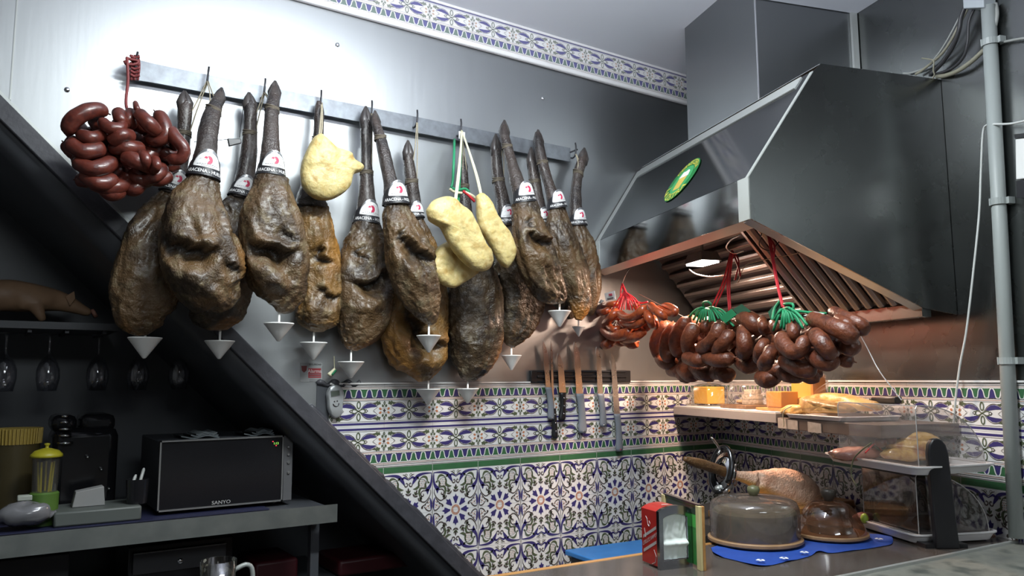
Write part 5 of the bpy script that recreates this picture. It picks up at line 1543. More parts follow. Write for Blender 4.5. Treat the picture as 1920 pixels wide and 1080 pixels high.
tag(ch.build('round_cheese', mat('grey_green_cheese_rind', (.17, .15, .09), .7, var=[(.23, .21, .13), (.11, .10, .06)], scale=18), smooth='auto'), 'dark grey-green cheese wheel under the left smoky dome', 'cheese')
c2 = atz(1557, 1004, BZ+.006)
R2 = 64*mpp(c2)
d2 = cover('cheese_dome', c2, 'brown glass cheese dome with a dark knob, right one on the blue cloth', 'cheese dome',
           [(R2*1.0, 0), (R2*.98, .012), (R2*.88, .030), (R2*.86, .034), (R2*.84, .040), (R2*.72, .064), (R2*.58, .080), (R2*.42, .088), (R2*.2, .091), (.014, .092)], brownglass, R2*1.06, .012, wood_m,
           ([(.013, .090), (.015, .098), (.020, .104), (.024, .116), (.022, .124), (.010, .130), (.002, .131)], mat('dark_knob', (.05, .04, .032), .4)))
mb = MB()
mb.lathe([(.004, 0), (R2*.62, 0), (R2*.62, .020), (.004, .022)], c2+V((0, 0, .0125)), 32)
tag(mb.build('round_cheese', mat('dark_cheese', (.10, .07, .045), .6, var=(.25, .15, .07), scale=22), smooth='auto'), 'low dark cheese under the brown glass dome', 'cheese')
# ham on its carving stand
HY = -.80
M['ham_cut'] = meat('pale_cut_ham', (.78, .50, .36), (.70, .38, .25), (.82, .55, .20), (.80, .56, .42), .3)
hs = thing('carving_ham', at(1480, 950, HY), 'pale half-carved ham lying in a metal carving stand behind the cheese domes', 'ham')
mb, fr0 = flesh([(1362, 888, 7), (1385, 892, 9), (1408, 897, 13), (1438, 905, 23), (1468, 914, 32), (1496, 923, 33), (1519, 934, 23), (1532, 943, 8)], lambda u: HY, 70, 40, .85, .07, 31, .0045,
               lambda u, a, lat, s, e: (sm(-math.cos(a-.4)+.3*noise.noise(e*.6), -.1, .6)*.9, 0), ((.0, .14, .03, .012, .2, .010),))
mb.build('meat', M['ham_cut'], hs, smooth=True)
mb, fr0 = flesh([(1283, 860, 4), (1300, 866, 8), (1322, 872, 9), (1345, 880, 9), (1366, 887, 9)], lambda u: HY, 30, 18, .9, .05, 33, .005, lambda u, a, lat, s, e: (.3, .2))
mb.build('shank', M['ham_dark'], hs, smooth=True)
st2 = thing('ham_stand', at(1400, 985, HY), 'metal ham carving stand with a clamp ring and screw, behind the smoky dome', 'ham stand')
ctr = at(1352, 880, HY)
k = mpp(ctr)
axs = (at(1400, 897, HY)-at(1320, 872, HY)).normalized()
up2 = V((-axs.z, 0, axs.x))
mb = MB()
pts = [ctr+V((0, -1, 0))*(24*k*math.cos(t))+up2*(42*k*math.sin(t))-axs*.0 for t in np.linspace(-.6, 2*PI-1.2, 26)]
mb.tube(pts, .009, 10)
mb.build('clamp_ring', mat('black_steel_ring', (.08, .08, .085), .22, .9), st2, smooth=True)
MB().lathe([(14*k, -.012), (22*k, -.006), (30*k, .004), (28*k, .006), (20*k, -.002), (13*k, -.008)], ctr+axs*.012+up2*(-.012), 28, (V((0, 1, 0)), up2, axs), caps=False, sy=1.35).build('clamp_cup', M['chrome'], st2, smooth=True)
MB().tube(crom([tuple(at(x, y, HY)) for x, y in ((1346, 852), (1350, 844), (1346, 836), (1340, 828), (1334, 820))], 10), .0042, 8).build('screw_handle', M['chrome'], st2, smooth=True)
MB().tube(crom([tuple(at(x, y, HY)) for x, y in ((1345, 912), (1352, 928), (1364, 945), (1374, 962), (1380, 975))], 14), .010, 10).build('arm', M['steel_edge'], st2, smooth=True)
pz = at(1382, 1005, HY)
MB().box((2.42, HY, BZ+.013), (.62, .16, .024)).build('board', wood, st2, bevel=.004)
MB().box((pz.x, HY, BZ+.05), (.03, .03, .05)).build('post', M['steel_edge'], st2)
# two-tier tray stand with roll covers
ts = thing('tray_stand', atz(1778, 1028, BZ), 'two-tier display stand with white trays, clear roll covers and a black post', 'display stand')
wtray = mat('white_tray_plastic', (.72, .70, .70), .35)
cover_edge = mat('clear_plastic_edge', (.40, .38, .37), .2)
def tray(zt, pL, pF, pR, m, cov_px):
    L_, F_, R_p = atz(*pL, zt), atz(*pF, zt), atz(*pR, zt)
    a, b = (L_-F_), (R_p-F_)
    b = b-a*(b.dot(a)/a.length_squared)*.55
    Q = [F_, F_+b, F_+a+b, F_+a]
    mid = sum(Q, V((0, 0, 0)))/4
    def rr(q, z, rad=.16):
        out = []
        for k in range(4):
            p0, p1, p2 = Q[k-1], Q[k], Q[(k+1) % 4]
            A, B = p1.lerp(p0, rad*.6), p1.lerp(p2, rad)
            for t in (0, .25, .5, .75, 1):
                v = A*(1-t)**2+p1*2*t*(1-t)+B*t*t
                out.append(mid+(v-mid)*q+V((0, 0, z)))
        return out
    rings = [rr(.80, -.026), rr(.90, -.024), rr(.965, -.004), rr(1.0, -.002), rr(1.0, .002), rr(.955, .002), rr(.88, -.018), rr(.3, -.018)]
    n = len(rings[0])
    mb = MB()
    mb.add([p for r in rings for p in r], [(i*n+k, i*n+(k+1) % n, (i+1)*n+(k+1) % n, (i+1)*n+k) for i in range(len(rings)-1) for k in range(n)]+[tuple(range(n)), tuple(range((len(rings)-1)*n, len(rings)*n))])
    t_ = mb.build('tray', wtray, ts, smooth='auto')
    # roll cover: quarter round, flat on the side of edge L-F
    h, bl = cov_px
    s0 = mid+(F_-mid)*.90
    la, lb_ = a*.78, b*.86
    prof = [(0.03, 0), (0.03, h*.95), (.05, h), (.12, h*1.0)]+[(.12+.86*math.sin(t), h*math.cos(t)) for t in np.linspace(.12, PI/2, 12)]
    mb = MB()
    P = [[s0+lb_*u+la*e+V((0, 0, z)) for u, z in prof] for e in (0, 1)]
    n = len(prof)
    for i in range(n-1):
        mb.quad(P[0][i], P[0][i+1], P[1][i+1], P[1][i])
    mb.quad(*P[0]); mb.quad(*P[1])
    rc = mb.build('roll_cover', bl, t_, fix=False)
    mb = MB()
    for e in (0, 1):
        mb.tube(P[e], .0016, 5)
    for i in (0, 2, n-1):
        mb.tube([P[0][i], P[1][i]], .0016, 5)
    mb.build('cover_edge', cover_edge, rc)
    return mid, a, b
mU, aU, bU = tray(1.345, (1538, 849), (1722, 878), (1848, 866), wtray, (.172, thin('milky_roll_cover', (.88, .86, .85), .05, .07, .10, .22)))
mL, aL, bL = tray(1.148, (1590, 968), (1718, 1006), (1868, 994), wtray, (.170, thin('smoky_roll_cover', (.42, .39, .38), .05, .05, .03, .25)))
mb = MB()
pp0 = atz(1779, 1030, BZ)
k = mpp(pp0)
Xp = rgt.copy(); Xp.z = 0; Xp.normalize()
Yp = V((-Xp.y, Xp.x, 0))
hh = 205*k
pf = [(-.033, 0), (.033, 0), (.029, hh*.86), (.024, hh*.94), (.012, hh*.99), (0, hh), (-.012, hh*.99), (-.024, hh*.94), (-.029, hh*.86)]
mb.prism([pp0+Xp*(u-.012*z/hh)+V((0, 0, z)) for u, z in pf], Yp*.022)
mb.build('post', M['black'], ts, bevel=.004)
MB().box(pp0+Yp*.06+V((0, 0, .006)), (.12, .10, .012), (Xp, Yp, V((0, 0, 1)))).build('foot', M['black'], ts)
MB().prism([mU-aU*.05+V((0, 0, -.07)), mU+aU*.05+V((0, 0, -.07)), mU+aU*.05+V((0, 0, -.027)), mU-aU*.05+V((0, 0, -.027))], bU*.02).build('bracket', M['black'], ts)
def lump_food(name, c, r, m, label_txt, cat, seed, par=None, group=None, ax=None):
    mb = MB().ball(c, r, 26, 16, ax)
    off = V((seed*3.3, seed, seed*.7))
    c = V(c)
    for i, v in enumerate(mb.v):
        p = V(v)
        mb.v[i] = tuple(p+(p-c)*(.22*noise.noise(p*26+off)+.10*noise.noise(p*70+off)))
    o = mb.build(name, m, par, smooth=True)
    return tag(o, label_txt, cat, group) if par is None else o
vac = mat('golden_vacuum_packed_meat', (.50, .26, .06), .12, var=[(.60, .37, .12), (.30, .12, .04)], scale=26, bump=.8, bscale=40, coat=1)
vacp = mat('pink_vacuum_packed_meat', (.55, .26, .20), .16, var=(.65, .38, .30), scale=20, bump=.7, bscale=45, coat=1)
zt = 1.345-.012
aN, bN = aU.normalized(), bU.normalized()
def ontray(mid, px, z, off=0):
    p = mid+Xp*((px-proj(mid)[0])*mpp(mid))+Yp*off
    return V((p.x, p.y, z))
def upx(x, y): return atz(x, y, zt+.02)
pk = thing('packed_meat', upx(1690, 850), 'shiny vacuum-packed golden meat on the upper tray under the roll cover', 'packed meat')
for i, (x, y, r) in enumerate(((1700, 833, (.078, .036, .030)), (1688, 848, (.085, .034, .024)), (1716, 826, (.062, .030, .024)))):
    c = ontray(mU, x, zt+.028+.022*(i == 0)+.044*(i == 2), -.05+.015*(i != 1))
    lump_food('meat', c, r, vac, '', '', 40+i, pk, ax=(Xp, Yp, V((0, 0, 1))))
for i, (x, z) in enumerate(((1642, .05), (1660, .06))):
    c = ontray(mU, x, zt+z+.012, -.04)
    lump_food('meat_end', c, (.018, .018, .015), M['saus_dark'], '', '', 47+i, pk)
c = ontray(mU, 1606, zt+.024, .02)
pp_ = thing('packed_meat', c, 'flat pink vacuum-packed meat at the left end of the upper tray', 'packed meat')
lump_food('meat', c, (.085, .04, .022), vacp, '', '', 51, pp_, ax=(Xp, Yp, V((0, 0, 1))))
c0 = ontray(mU, 1635, zt+.045, -.02)
MB().tube(crom([tuple(V(q)) for q in (c0+V((-.05, 0, -.012)), c0+V((0, 0, .012)), c0+V((.02, 0, .006)), c0+V((.01, -.03, -.02)))], 12), .0022, 6).build('string', M['rope_red'], pp_)
g0, g1 = upx(1640, 836), upx(1598, 865)
tag(MB().tube(crom([tuple(atz(x, y, z)) for x, y, z in ((1634, 830, 1.40), (1615, 845, 1.375), (1600, 862, 1.345), (1596, 890, 1.30), (1606, 912, 1.27))], 14), .0024, 6).build('green_string', mat('faded_green_string', (.14, .15, .08), .7), smooth=True), 'faded green string dangling over the edge of the upper tray', 'string')
zl = 1.148-.012
for i, (x, y, r, col, lab) in enumerate(((1688, 985, (.058, .045, .040), (.50, .17, .06), 'orange-brown crusty food on the lower tray under the smoky cover'), (1640, 975, (.034, .028, .018), (.16, .03, .03), 'dark red food at the back of the lower tray'), (1740, 995, (.055, .04, .02), (.26, .13, .08), 'flat brown food on the lower tray beside the black post'))):
    c = ontray(mL, x, zl+r[2]*.9, (.05, .08, .0)[i])
    lump_food('tray_food', c, r, mat('food_%d' % i, col, .5, var=tuple(q*.6 for q in col), scale=30, bump=.6), lab, 'food', 60+i)
c = atz(1621, 972, zl+.02)
tag(MB().ball(c, (.012, .012, .016), 12, 8).build('green_pepper', mat('lime_green', (.30, .42, .05), .4), smooth=True), 'small lime green pepper behind the brown glass dome', 'pepper')
# ================================================================== shelf in the corner with cheeses
shf = thing('corner_shelf', W(.5, .16, 1.45), 'white-topped wooden corner shelf above the tiles carrying the cheeses', 'shelf')
mb = MB()
mb.hexa([W(.02, .016, 1.431), W(.895, .016, 1.431), W(.895, .324, 1.431), W(.108, .324, 1.431)], [W(.02, .016, 1.467), W(.895, .016, 1.467), W(.895, .324, 1.467), W(.108, .324, 1.467)])
mb.build('board', mat('pale_grey_laminate', (.42, .39, .37), .45), shf, bevel=.002)
mb = MB()
mb.hexa([W(.13, .03, 1.468), W(.89, .03, 1.468), W(.89, .322, 1.468), W(.14, .322, 1.468)], [W(.13, .03, 1.471), W(.89, .03, 1.471), W(.89, .322, 1.471), W(.14, .322, 1.471)])
mb.build('top_sheet', M['label_white'], shf)
mb = MB()
mb.hexa([W(.90, .016, 1.412), W(1.42, .016, 1.412), W(1.42, .322, 1.412), W(.90, .322, 1.412)], [W(.90, .016, 1.452), W(1.42, .016, 1.452), W(1.42, .322, 1.452), W(.90, .322, 1.452)])
b_ = mb.build('board', mat('dark_shelf_wood', (.14, .105, .085), .5, var=(.10, .07, .055), scale=10), shf, bevel=.002)
for s0, s1, z0, z1 in ((.905, 1.02, 1.414, 1.450), (1.075, 1.145, 1.410, 1.446)):
    mb = MB()
    mb.hexa([W(s0, .3225, z0), W(s1, .3225, z0), W(s1, .324, z0), W(s0, .324, z0)], [W(s0, .3225, z1), W(s1, .3225, z1-.004), W(s1, .324, z1-.004), W(s0, .324, z1)])
    mb.build('paper_patch', mat('rough_paper', (.55, .50, .45), .8, var=(.42, .38, .33), scale=60), b_)
MB().hexa([W(1.17, .016, 1.25), W(1.20, .016, 1.25), W(1.20, .05, 1.25), W(1.17, .05, 1.25)], [W(1.17, .016, 1.411), W(1.20, .016, 1.411), W(1.20, .26, 1.411), W(1.17, .26, 1.411)]).build('bracket', M['steel_dark'], shf)
SZ = 1.4715
def onshelf(x, t, z=SZ):
    p = att(x, 757, t)
    return V((p.x, p.y, z))
ycheese = mat('yellow_cheese', (.82, .46, .08), .45, var=(.86, .54, .14), scale=10, sss=.1)
orind = mat('orange_cheese_rind', (.62, .28, .07), .5)
c = onshelf(1330, .20)
kg = mpp(c)
gd = thing('glass_cheese_dish', c, 'cut glass dish with knobbed lid holding yellow cheese at the left end of the shelf', 'cheese dish')
MB().lathe([(.02, .0), (42*kg, .002), (44*kg, .010), (41*kg, .008)], c, 40, caps=False).build('dish', glass, gd, smooth=True, fix=False)
MB().lathe([(37*kg, .008), (36*kg, .065), (33*kg, .088), (20*kg, .100), (.010, .104)], c, 40, caps=False).build('lid', glass, gd, smooth=True, fix=False)
MB().lathe([(.006, .104), (.012, .110), (.014, .118), (.008, .124), (.001, .125)], c, 16).build('knob', glass, gd, smooth=True)
mb = MB()
mb.box(c+V((0, 0, .049)), (.122, .09, .078), (YW, NN, V((0, 0, 1))))
tag(mb.build('cheese_block', ycheese, bevel=.004), 'yellow cheese block inside the glass dish', 'cheese', None)
c = onshelf(1402, .20)
kg = mpp(c)
cb_ = thing('cheese_board', c, 'small wooden cheese board with a clear plastic bell, second from the left on the shelf', 'cheese board')
MB().box(c+V((0, 0, .0085)), (86*kg, .15, .016), (YW, NN, V((0, 0, 1)))).build('board', wood_d, cb_, bevel=.003)
MB().lathe([(38*kg, .018), (37*kg, .075), (32*kg, .102), (18*kg, .112), (.005, .114)], c, 40, caps=False).build('bell', clear, cb_, smooth=True, fix=False)
wch = mat('white_cheese_rind', (.66, .58, .46), .7, var=(.50, .42, .32), scale=70, bump=.5, bscale=120)
for i, (dx, z, r) in enumerate(((16, .0, 19), (16, .021, 18), (17, .042, 15))):
    p = c+YW*(dx*kg)+V((0, 0, .0175+z))
    tag(MB().lathe([(.004, 0), (r*kg, 0), (r*kg*1.02, .009), (r*kg, .019), (.004, .020)], p, 28).build('cheese_round', wch, smooth='auto'), 'small white cheese round under the clear bell, %s of the pile' % ('lowest', 'middle', 'top')[i], 'cheese', None)
lump_food('cheese_piece', c-YW*(20*kg)+V((0, 0, .026)), (.026, .02, .009), mat('tan_cheese', (.45, .28, .13), .5), 'small tan cheese piece beside the white rounds under the clear bell', 'cheese', 71)
c = onshelf(1495, .17)
kg = mpp(c)
bg = thing('cheese_cover', c, 'large clear cover over two yellow cheese wedges in the middle of the shelf', 'cheese cover')
MB().box(c+V((0, 0, .006)), (112*kg, .22, .011), (YW, NN, V((0, 0, 1)))).build('board', wood, bg, bevel=.003)
MB().lathe([(56*kg, .013), (56*kg, .11), (52*kg, .140), (40*kg, .155), (15*kg, .161), (.004, .162)], c, 40, caps=False).build('bell', clear, bg, smooth=True, fix=False)
mb = MB()
q = [c+YW*(x*kg)+NN*y for x, y in ((-36, -.03), (22, -.03), (30, -.075), (-20, -.075))]
mb.hexa([p+V((0, 0, .012)) for p in q], [p+V((0, 0, .138)) for p in q])
o = mb.build('cheese_wedge', ycheese, bevel=.003)
tag(o, 'tall yellow cheese wedge at the back under the large clear cover', 'cheese')
mb = MB()
q = [c+YW*(x*kg)+NN*y for x, y in ((22.6, -.03), (34, -.02), (40, -.07), (30.6, -.075))]
mb.hexa([p+V((0, 0, .012)) for p in q], [p+V((0, 0, .136)) for p in q])
mb.build('rind', orind, o, bevel=.002)
mb = MB()
q = [c+YW*(x*kg)+NN*y for x, y in ((-44, .075), (2, .075), (4, .0), (-38, .0))]
mb.hexa([p+V((0, 0, .012)) for p in q], [p+V((0, 0, .074)) for p in q])
tag(mb.build('cheese_wedge', mat('deep_yellow_cheese', (.78, .38, .06), .45, sss=.1), bevel=.003), 'lower yellow cheese wedge in front under the large clear cover', 'cheese')
c = onshelf(1577, .20, 1.4535)
kg = mpp(c)
mtr = thing('serving_tray', c, 'white enamel tray on the dark end of the shelf holding slabs of cured fat', 'tray')
mb = MB()
for (a, z) in ((.86, 0), (.94, .001), (1.0, .012), (1.02, .014), (1.0, .0155), (.92, .005), (.3, .004)):
    pass
rings = []
for a, z in ((.86, 0), (.96, .001), (1.0, .013), (1.03, .014), (1.0, .016), (.93, .005), (.2, .004)):
    rings.append([c+YW*(.150*a*sx)+NN*(.125*a*sy)+V((0, 0, z)) for sx, sy in ((-1, -.85), (-.92, -1), (.92, -1), (1, -.85), (1, .85), (.92, 1), (-.92, 1), (-1, .85))])
mb.add([p for r in rings for p in r], [(i*8+k, i*8+(k+1) % 8, (i+1)*8+(k+1) % 8, (i+1)*8+k) for i in range(6) for k in range(8)]+[tuple(range(8)), tuple(range(48, 56))])
mb.build('tray', wtray, mtr)
fatm = mat('orange_cured_fat', (.72, .40, .11), .42, var=[(.78, .52, .20), (.58, .27, .07)], scale=18, bump=.5, bscale=40, sss=.1)
def slab(px_out, t, th, label_txt, seed, m=fatm):
    P = [att(x, y, t) for x, y in px_out]
    n = 40
    lp_ = [V(p) for p in crom([tuple(p) for p in P+[P[0]]], n+1)[:-1]]
    cc = sum(lp_, V((0, 0, 0)))/n
    mb = MB()
    off = V((seed, seed*2, 0))
    for q, d in ((.05, 1), (.5, 1), (.82, .9), (.96, .6), (1, .1), (.96, -.6), (.82, -.9), (.5, -1), (.05, -1)):
        for p in lp_:
            v = cc+(p-cc)*q
            mb.v.append(tuple(v+NN*(d*th*(1+.3*noise.noise(v*30+off)))+V((0, 0, .003*noise.noise(v*60+off)))))
    mb.f = [(i*n+k, i*n+(k+1) % n, (i+1)*n+(k+1) % n, (i+1)*n+k) for i in range(8) for k in range(n)]+[tuple(range(n)), tuple(range(8*n, 9*n))]
    mb.m = [0]*len(mb.f)
    return tag(mb.build('fat_slab', m, smooth=True), label_txt, 'cured fat', 'slabs of cured fat on the serving tray')
slab([(1478, 768), (1484, 756), (1500, 748), (1530, 740), (1560, 737), (1600, 743), (1640, 756), (1648, 770), (1630, 771), (1570, 770), (1500, 774)], .13, .045, 'long arched slab of cured fat at the back of the serving tray', 81)
slab([(1509, 746), (1530, 748), (1570, 757), (1594, 764), (1598, 774), (1560, 774), (1508, 773)], .255, .035, 'wedge-shaped slab of cured fat in front on the serving tray', 83, mat('tan_cured_fat', (.40, .22, .07), .45, var=[(.50, .32, .12), (.24, .12, .04)], scale=20, bump=.5, bscale=40))
s3_ = slab([(1474, 765), (1486, 759), (1507, 761), (1508, 772), (1490, 778), (1474, 775)], .275, .03, 'small rough end of cured fat at the left edge of the serving tray', 85)
tag(MB().tube(crom([tuple(att(x, y, .33)) for x, y in ((1484, 762), (1472, 768), (1468, 778), (1470, 795), (1469, 800))], 12), .002, 6).build('string', M['rope_cream'], smooth=True), 'loose string hanging over the front of the shelf from the cured fat', 'string')
bxp = [att(x, y, .05) for x, y in ((1645, 759), (1692, 757), (1692, 744), (1645, 745))]
tag(MB().prism(bxp, NN*.03).build('black_box', M['black'], bevel=.004), 'small black box behind the clear roll cover against the tiles', 'box')
# ================================================================== alcove under the stairs
SHY = .012
shz0, shz1 = at(632, 978, SHY).z, at(632, 945, SHY).z
xa_, xb_ = -.70, at(632, 950, SHY).x
shelf = thing('appliance_shelf', ((xa_+xb_)/2, .4, shz1), 'long shelf with a steel front edge in the dark alcove, carrying the microwave', 'shelf')
MB().box(((xa_+xb_)/2-.02, SHY+.33, (shz0+shz1)/2), (xb_-xa_-.04, .65, shz1-shz0-.004)).build('board', M['soffit'], shelf)
MB().box(((xa_+xb_)/2, SHY-.001, (shz0+shz1)/2), (xb_-xa_, .006, shz1-shz0)).build('front_edge', mat('dull_steel_edge', (.21, .225, .215), .42, .6, var=(.16, .175, .17), scale=14), shelf)
MB().box(((xa_+xb_)/2-.08, SHY+.13, shz1+.0015), (xb_-xa_-.30, .22, .003)).build('blue_mat', mat('dark_blue_mat', (.008, .010, .04), .6), shelf)
MB().box((at(588, 1000, SHY+.1).x, SHY+.10, (shz0+.842)/2), (.03, .03, shz0-.842)).build('leg', M['soffit'], shelf)
base_ = thing('lower_counter', (.3, .5, 0), 'dark counter below the alcove shelf', 'counter')
MB().box((.22, .42, .42), (1.95, .68, .84)).build('cabinet', M['soffit'], base_)
TZ = shz1+.003
# microwave
MY = .095
m0, m1, m2, m3 = at(295, 962, MY), at(549, 943, MY), at(537, 815, MY), at(299, 828, MY)
mz0, mz1 = TZ+.012, (m2.z+m3.z)/2
mx0, mx1 = (m0.x+m3.x)/2, (m1.x+m2.x)/2+.01
mw = thing('microwave_oven', ((mx0+mx1)/2, MY+.17, TZ), 'black microwave oven with a thin steel frame and lit clock on the alcove shelf', 'microwave')
MB().box(((mx0+mx1)/2, MY+.185, (mz0+mz1)/2), (mx1-mx0, .34, mz1-mz0)).build('body', M['soffit'], mw, bevel=.004)
dxr = mx1-.034
MB().box(((mx0+dxr)/2, MY+.008, (mz0+mz1)/2), (dxr-mx0, .014, mz1-mz0)).build('door', M['blacksatin'], mw, bevel=.002)
mfm = mat('dull_silver_trim', (.24, .24, .24), .4, .6)
mb = MB()
t = .005
for c, s in ((((mx0+dxr)/2, MY-.0005, mz0+t/2), (dxr-mx0, .006, t)), (((mx0+dxr)/2, MY-.0005, mz1-t/2), (dxr-mx0, .006, t)), ((mx0+t/2, MY-.0005, (mz0+mz1)/2), (t, .006, mz1-mz0)), ((dxr-t/2, MY-.0005, (mz0+mz1)/2), (t, .006, mz1-mz0))):
    mb.box(c, s)
mb.build('door_frame', mfm, mw)
pn = MB().box(((dxr+mx1)/2+.001, MY+.008, (mz0+mz1)/2), (mx1-dxr-.002, .016, mz1-mz0)).build('control_panel', mat('grey_control_panel', (.10, .10, .105), .4), mw, bevel=.002)
for y in (838, 852, 867, 886):
    p = at(541, y, MY-.002)
    mb = MB().lathe([(.0055, 0), (.0055, .004), (.004, .006), (.001, .006)], (p.x, MY+.001, p.z), 16, (V((1, 0, 0)), V((0, 0, 1)), V((0, -1, 0))))
    mb.build('button', mfm, pn, smooth='auto')
mn = at(415, 942, MY-.003)
text_on('lettering', 'SANYO', .016, lambda x, y: V((mn.x+x*1.15, MY-.0012, mn.z+y)), mat('grey_lettering', (.32, .32, .32), .5), mw)
dn = at(518, 831.5, MY-.003)
text_on('clock_digits', '1:13', .011, lambda x, y: V((dn.x+x, MY-.0012, dn.z+y)), mat('lit_green_digits', (.35, .85, .12), .5, emit=.8), mw)
for x, y in ((512, 828), (518, 835.5)):
    p = at(x, y, MY-.002)
    MB().ball((p.x, MY-.001, p.z), (.0024, .0008, .0018), 10, 6).build('indicator_light', mat('lit_red', (1, .05, .08), .5, emit=1.0), mw)
for x in (mx0+.05, mx1-.05):
    MB().lathe([(.012, 0), (.012, .013)], (x, MY+.05, TZ-.0005), 14).build('foot', M['black'], mw)
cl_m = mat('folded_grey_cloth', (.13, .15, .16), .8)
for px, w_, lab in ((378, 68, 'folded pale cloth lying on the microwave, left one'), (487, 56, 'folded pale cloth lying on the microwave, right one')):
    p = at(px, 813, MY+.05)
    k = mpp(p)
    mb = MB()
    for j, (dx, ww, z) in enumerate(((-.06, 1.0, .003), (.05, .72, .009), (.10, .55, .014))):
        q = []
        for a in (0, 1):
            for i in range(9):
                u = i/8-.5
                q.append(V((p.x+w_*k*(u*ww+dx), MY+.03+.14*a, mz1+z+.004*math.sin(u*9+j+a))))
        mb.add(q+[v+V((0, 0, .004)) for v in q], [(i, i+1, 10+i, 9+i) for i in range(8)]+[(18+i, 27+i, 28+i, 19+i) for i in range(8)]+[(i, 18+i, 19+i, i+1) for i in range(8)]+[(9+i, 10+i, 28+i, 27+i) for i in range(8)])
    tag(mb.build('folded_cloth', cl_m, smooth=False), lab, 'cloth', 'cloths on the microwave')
# coffee machine, juicer, containers on the left
def pxbox(mb, x0, y0, x1, y1, Y, d, zb=None, zt=None):
    a, b = at(x0, y1, Y), at(x1, y0, Y)
    z0 = zb if zb is not None else a.z
    z1 = zt if zt is not None else b.z
    mb.box(((a.x+b.x)/2, Y+d/2, (z0+z1)/2), (b.x-a.x, d, z1-z0))
    return mb
cm = thing('coffee_machine', at(155, 960, .25), 'bulky black coffee machine in the dark alcove left of the microwave', 'coffee machine')
pxbox(MB(), 92, 800, 225, 940, .27, .25, TZ).build('body', M['blacksatin'], cm, bevel=.03)
pxbox(MB(), 150, 776, 218, 812, .30, .2, None).build('top', M['blacksatin'], cm, bevel=.02)
pxbox(MB(), 96, 778, 146, 812, .30, .2, None).build('hopper', M['blacksatin'], cm, bevel=.02)
mb = MB()
for i, (y, w_) in enumerate(((782, 6), (793, 8), (806, 10), (818, 11), (832, 14))):
    p = at(122, y, .262)
    mb.lathe([(w_*mpp(p), 0), (w_*mpp(p), .006)], p, 18)
mb.build('chrome_spout', M['chrome'], cm, smooth=True)
for x, y in ((164, 857), (204, 916), (190, 880)):
    p = at(x, y, .256)
    MB().ball(p, (.006, .012, .006), 10, 8).build('knob', M['chrome'], cm, smooth=True)
jz = TZ
j = at(79, 985, .14)
jx = V((j.x, .14, jz))
k = mpp(jx)
jm = mat('yellow_plastic', (.38, .34, .02), .4)
gm = mat('green_plastic', (.06, .125, .02), .45)
jc = thing('straw_dispenser', jx, 'clear dispenser with yellow domed lid and green base at the shelf left end', 'dispenser')
zt = lambda y: at(79, y, .14).z
MB().lathe([(24*k, 0), (25*k, zt(925)-jz), (22*k, zt(922)-jz)], jx, 28).build('base', gm, jc, smooth='auto')
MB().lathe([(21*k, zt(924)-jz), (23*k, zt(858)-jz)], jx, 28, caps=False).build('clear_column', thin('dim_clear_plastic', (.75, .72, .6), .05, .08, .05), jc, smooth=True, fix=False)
MB().lathe([(2*k, zt(858)-jz), (28*k, zt(857)-jz), (27*k, zt(852)-jz), (20*k, zt(845)-jz), (8*k, zt(841)-jz), (3*k, zt(840)-jz), (3*k, zt(836)-jz), (5*k, zt(834)-jz), (5*k, zt(832)-jz), (.5*k, zt(831)-jz)], jx, 28).build('lid', jm, jc, smooth=True)
MB().box(jx+V((-30*k, -.01, zt(930)-jz)), (26*k, .03, 10*k)).build('side_lever', mat('pale_plastic', (.3, .32, .28), .5), jc, bevel=.003)
for i in range(5):
    MB().tube([jx+V((.012*math.cos(i*1.3), .012*math.sin(i*1.3), .02)), jx+V((.022*math.cos(i*1.3+.2), .022*math.sin(i*1.3), zt(866)-jz))], .003, 6).build('straw', jm, jc)
ykm = mat('ribbed_yellow_tub', (.30, .21, .04), .5)
yk = thing('yellow_tub', at(25, 985, .28), 'dim tall tub with a ribbed yellow rim cut off by the left picture edge', 'tub')
p = at(20, 980, .30)
k = mpp(p)
mb = MB()
c = V((p.x, .30, TZ))
zz = lambda y: at(20, y, .30).z-TZ
mb.lathe([(36*k, 0), (40*k, zz(832))], c, 32)
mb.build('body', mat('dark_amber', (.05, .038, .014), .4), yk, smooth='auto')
mb = MB()
for i in range(44):
    a = 2*PI*i/44
    mb.tube([c+V((41*k*math.cos(a), 41*k*math.sin(a), zz(832))), c+V((42*k*math.cos(a), 42*k*math.sin(a), zz(803)))], .0028, 5)
mb.lathe([(39*k, zz(832)), (40*k, zz(803))], c, 32)
mb.build('ribbed_rim', ykm, yk)
bag = MB().ball(V((at(45, 970, .08).x, .075, TZ+.040)), (.075, .045, .034), 30, 18)
for i, v in enumerate(bag.v):
    q = V(v)
    n_ = 1-2*abs(noise.noise(q*24))
    bag.v[i] = tuple(q+V((.4, -.5, .6))*(.018*n_+.006*noise.noise(q*70)))
tag(bag.build('plastic_bag', mat('crumpled_clear_bag', (.14, .14, .15), .16, coat=.6), smooth=True), 'crumpled clear plastic bag at the left end of the shelf edge', 'bag')
wb = thing('plastic_tray', at(185, 980, .08), 'low grey plastic tray on the shelf between the green dispenser and the microwave', 'tray')
a, b = at(100, 985, .05), at(265, 975, .05)
MB().box(((a.x+b.x)/2, .05+.09, TZ+.022), (b.x-a.x, .18, .044)).build('tray', mat('grey_tray', (.075, .085, .08), .5), wb, bevel=.006)
wc = at(168, 950, .12)
k = mpp(wc)
mb = MB()
z0_ = TZ+.0445
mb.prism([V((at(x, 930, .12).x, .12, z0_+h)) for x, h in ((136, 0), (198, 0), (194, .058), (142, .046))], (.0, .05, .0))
tag(mb.build('white_box', mat('dim_white_card', (.22, .22, .22), .6), bevel=.002), 'small white card box standing on the grey plastic tray', 'box')
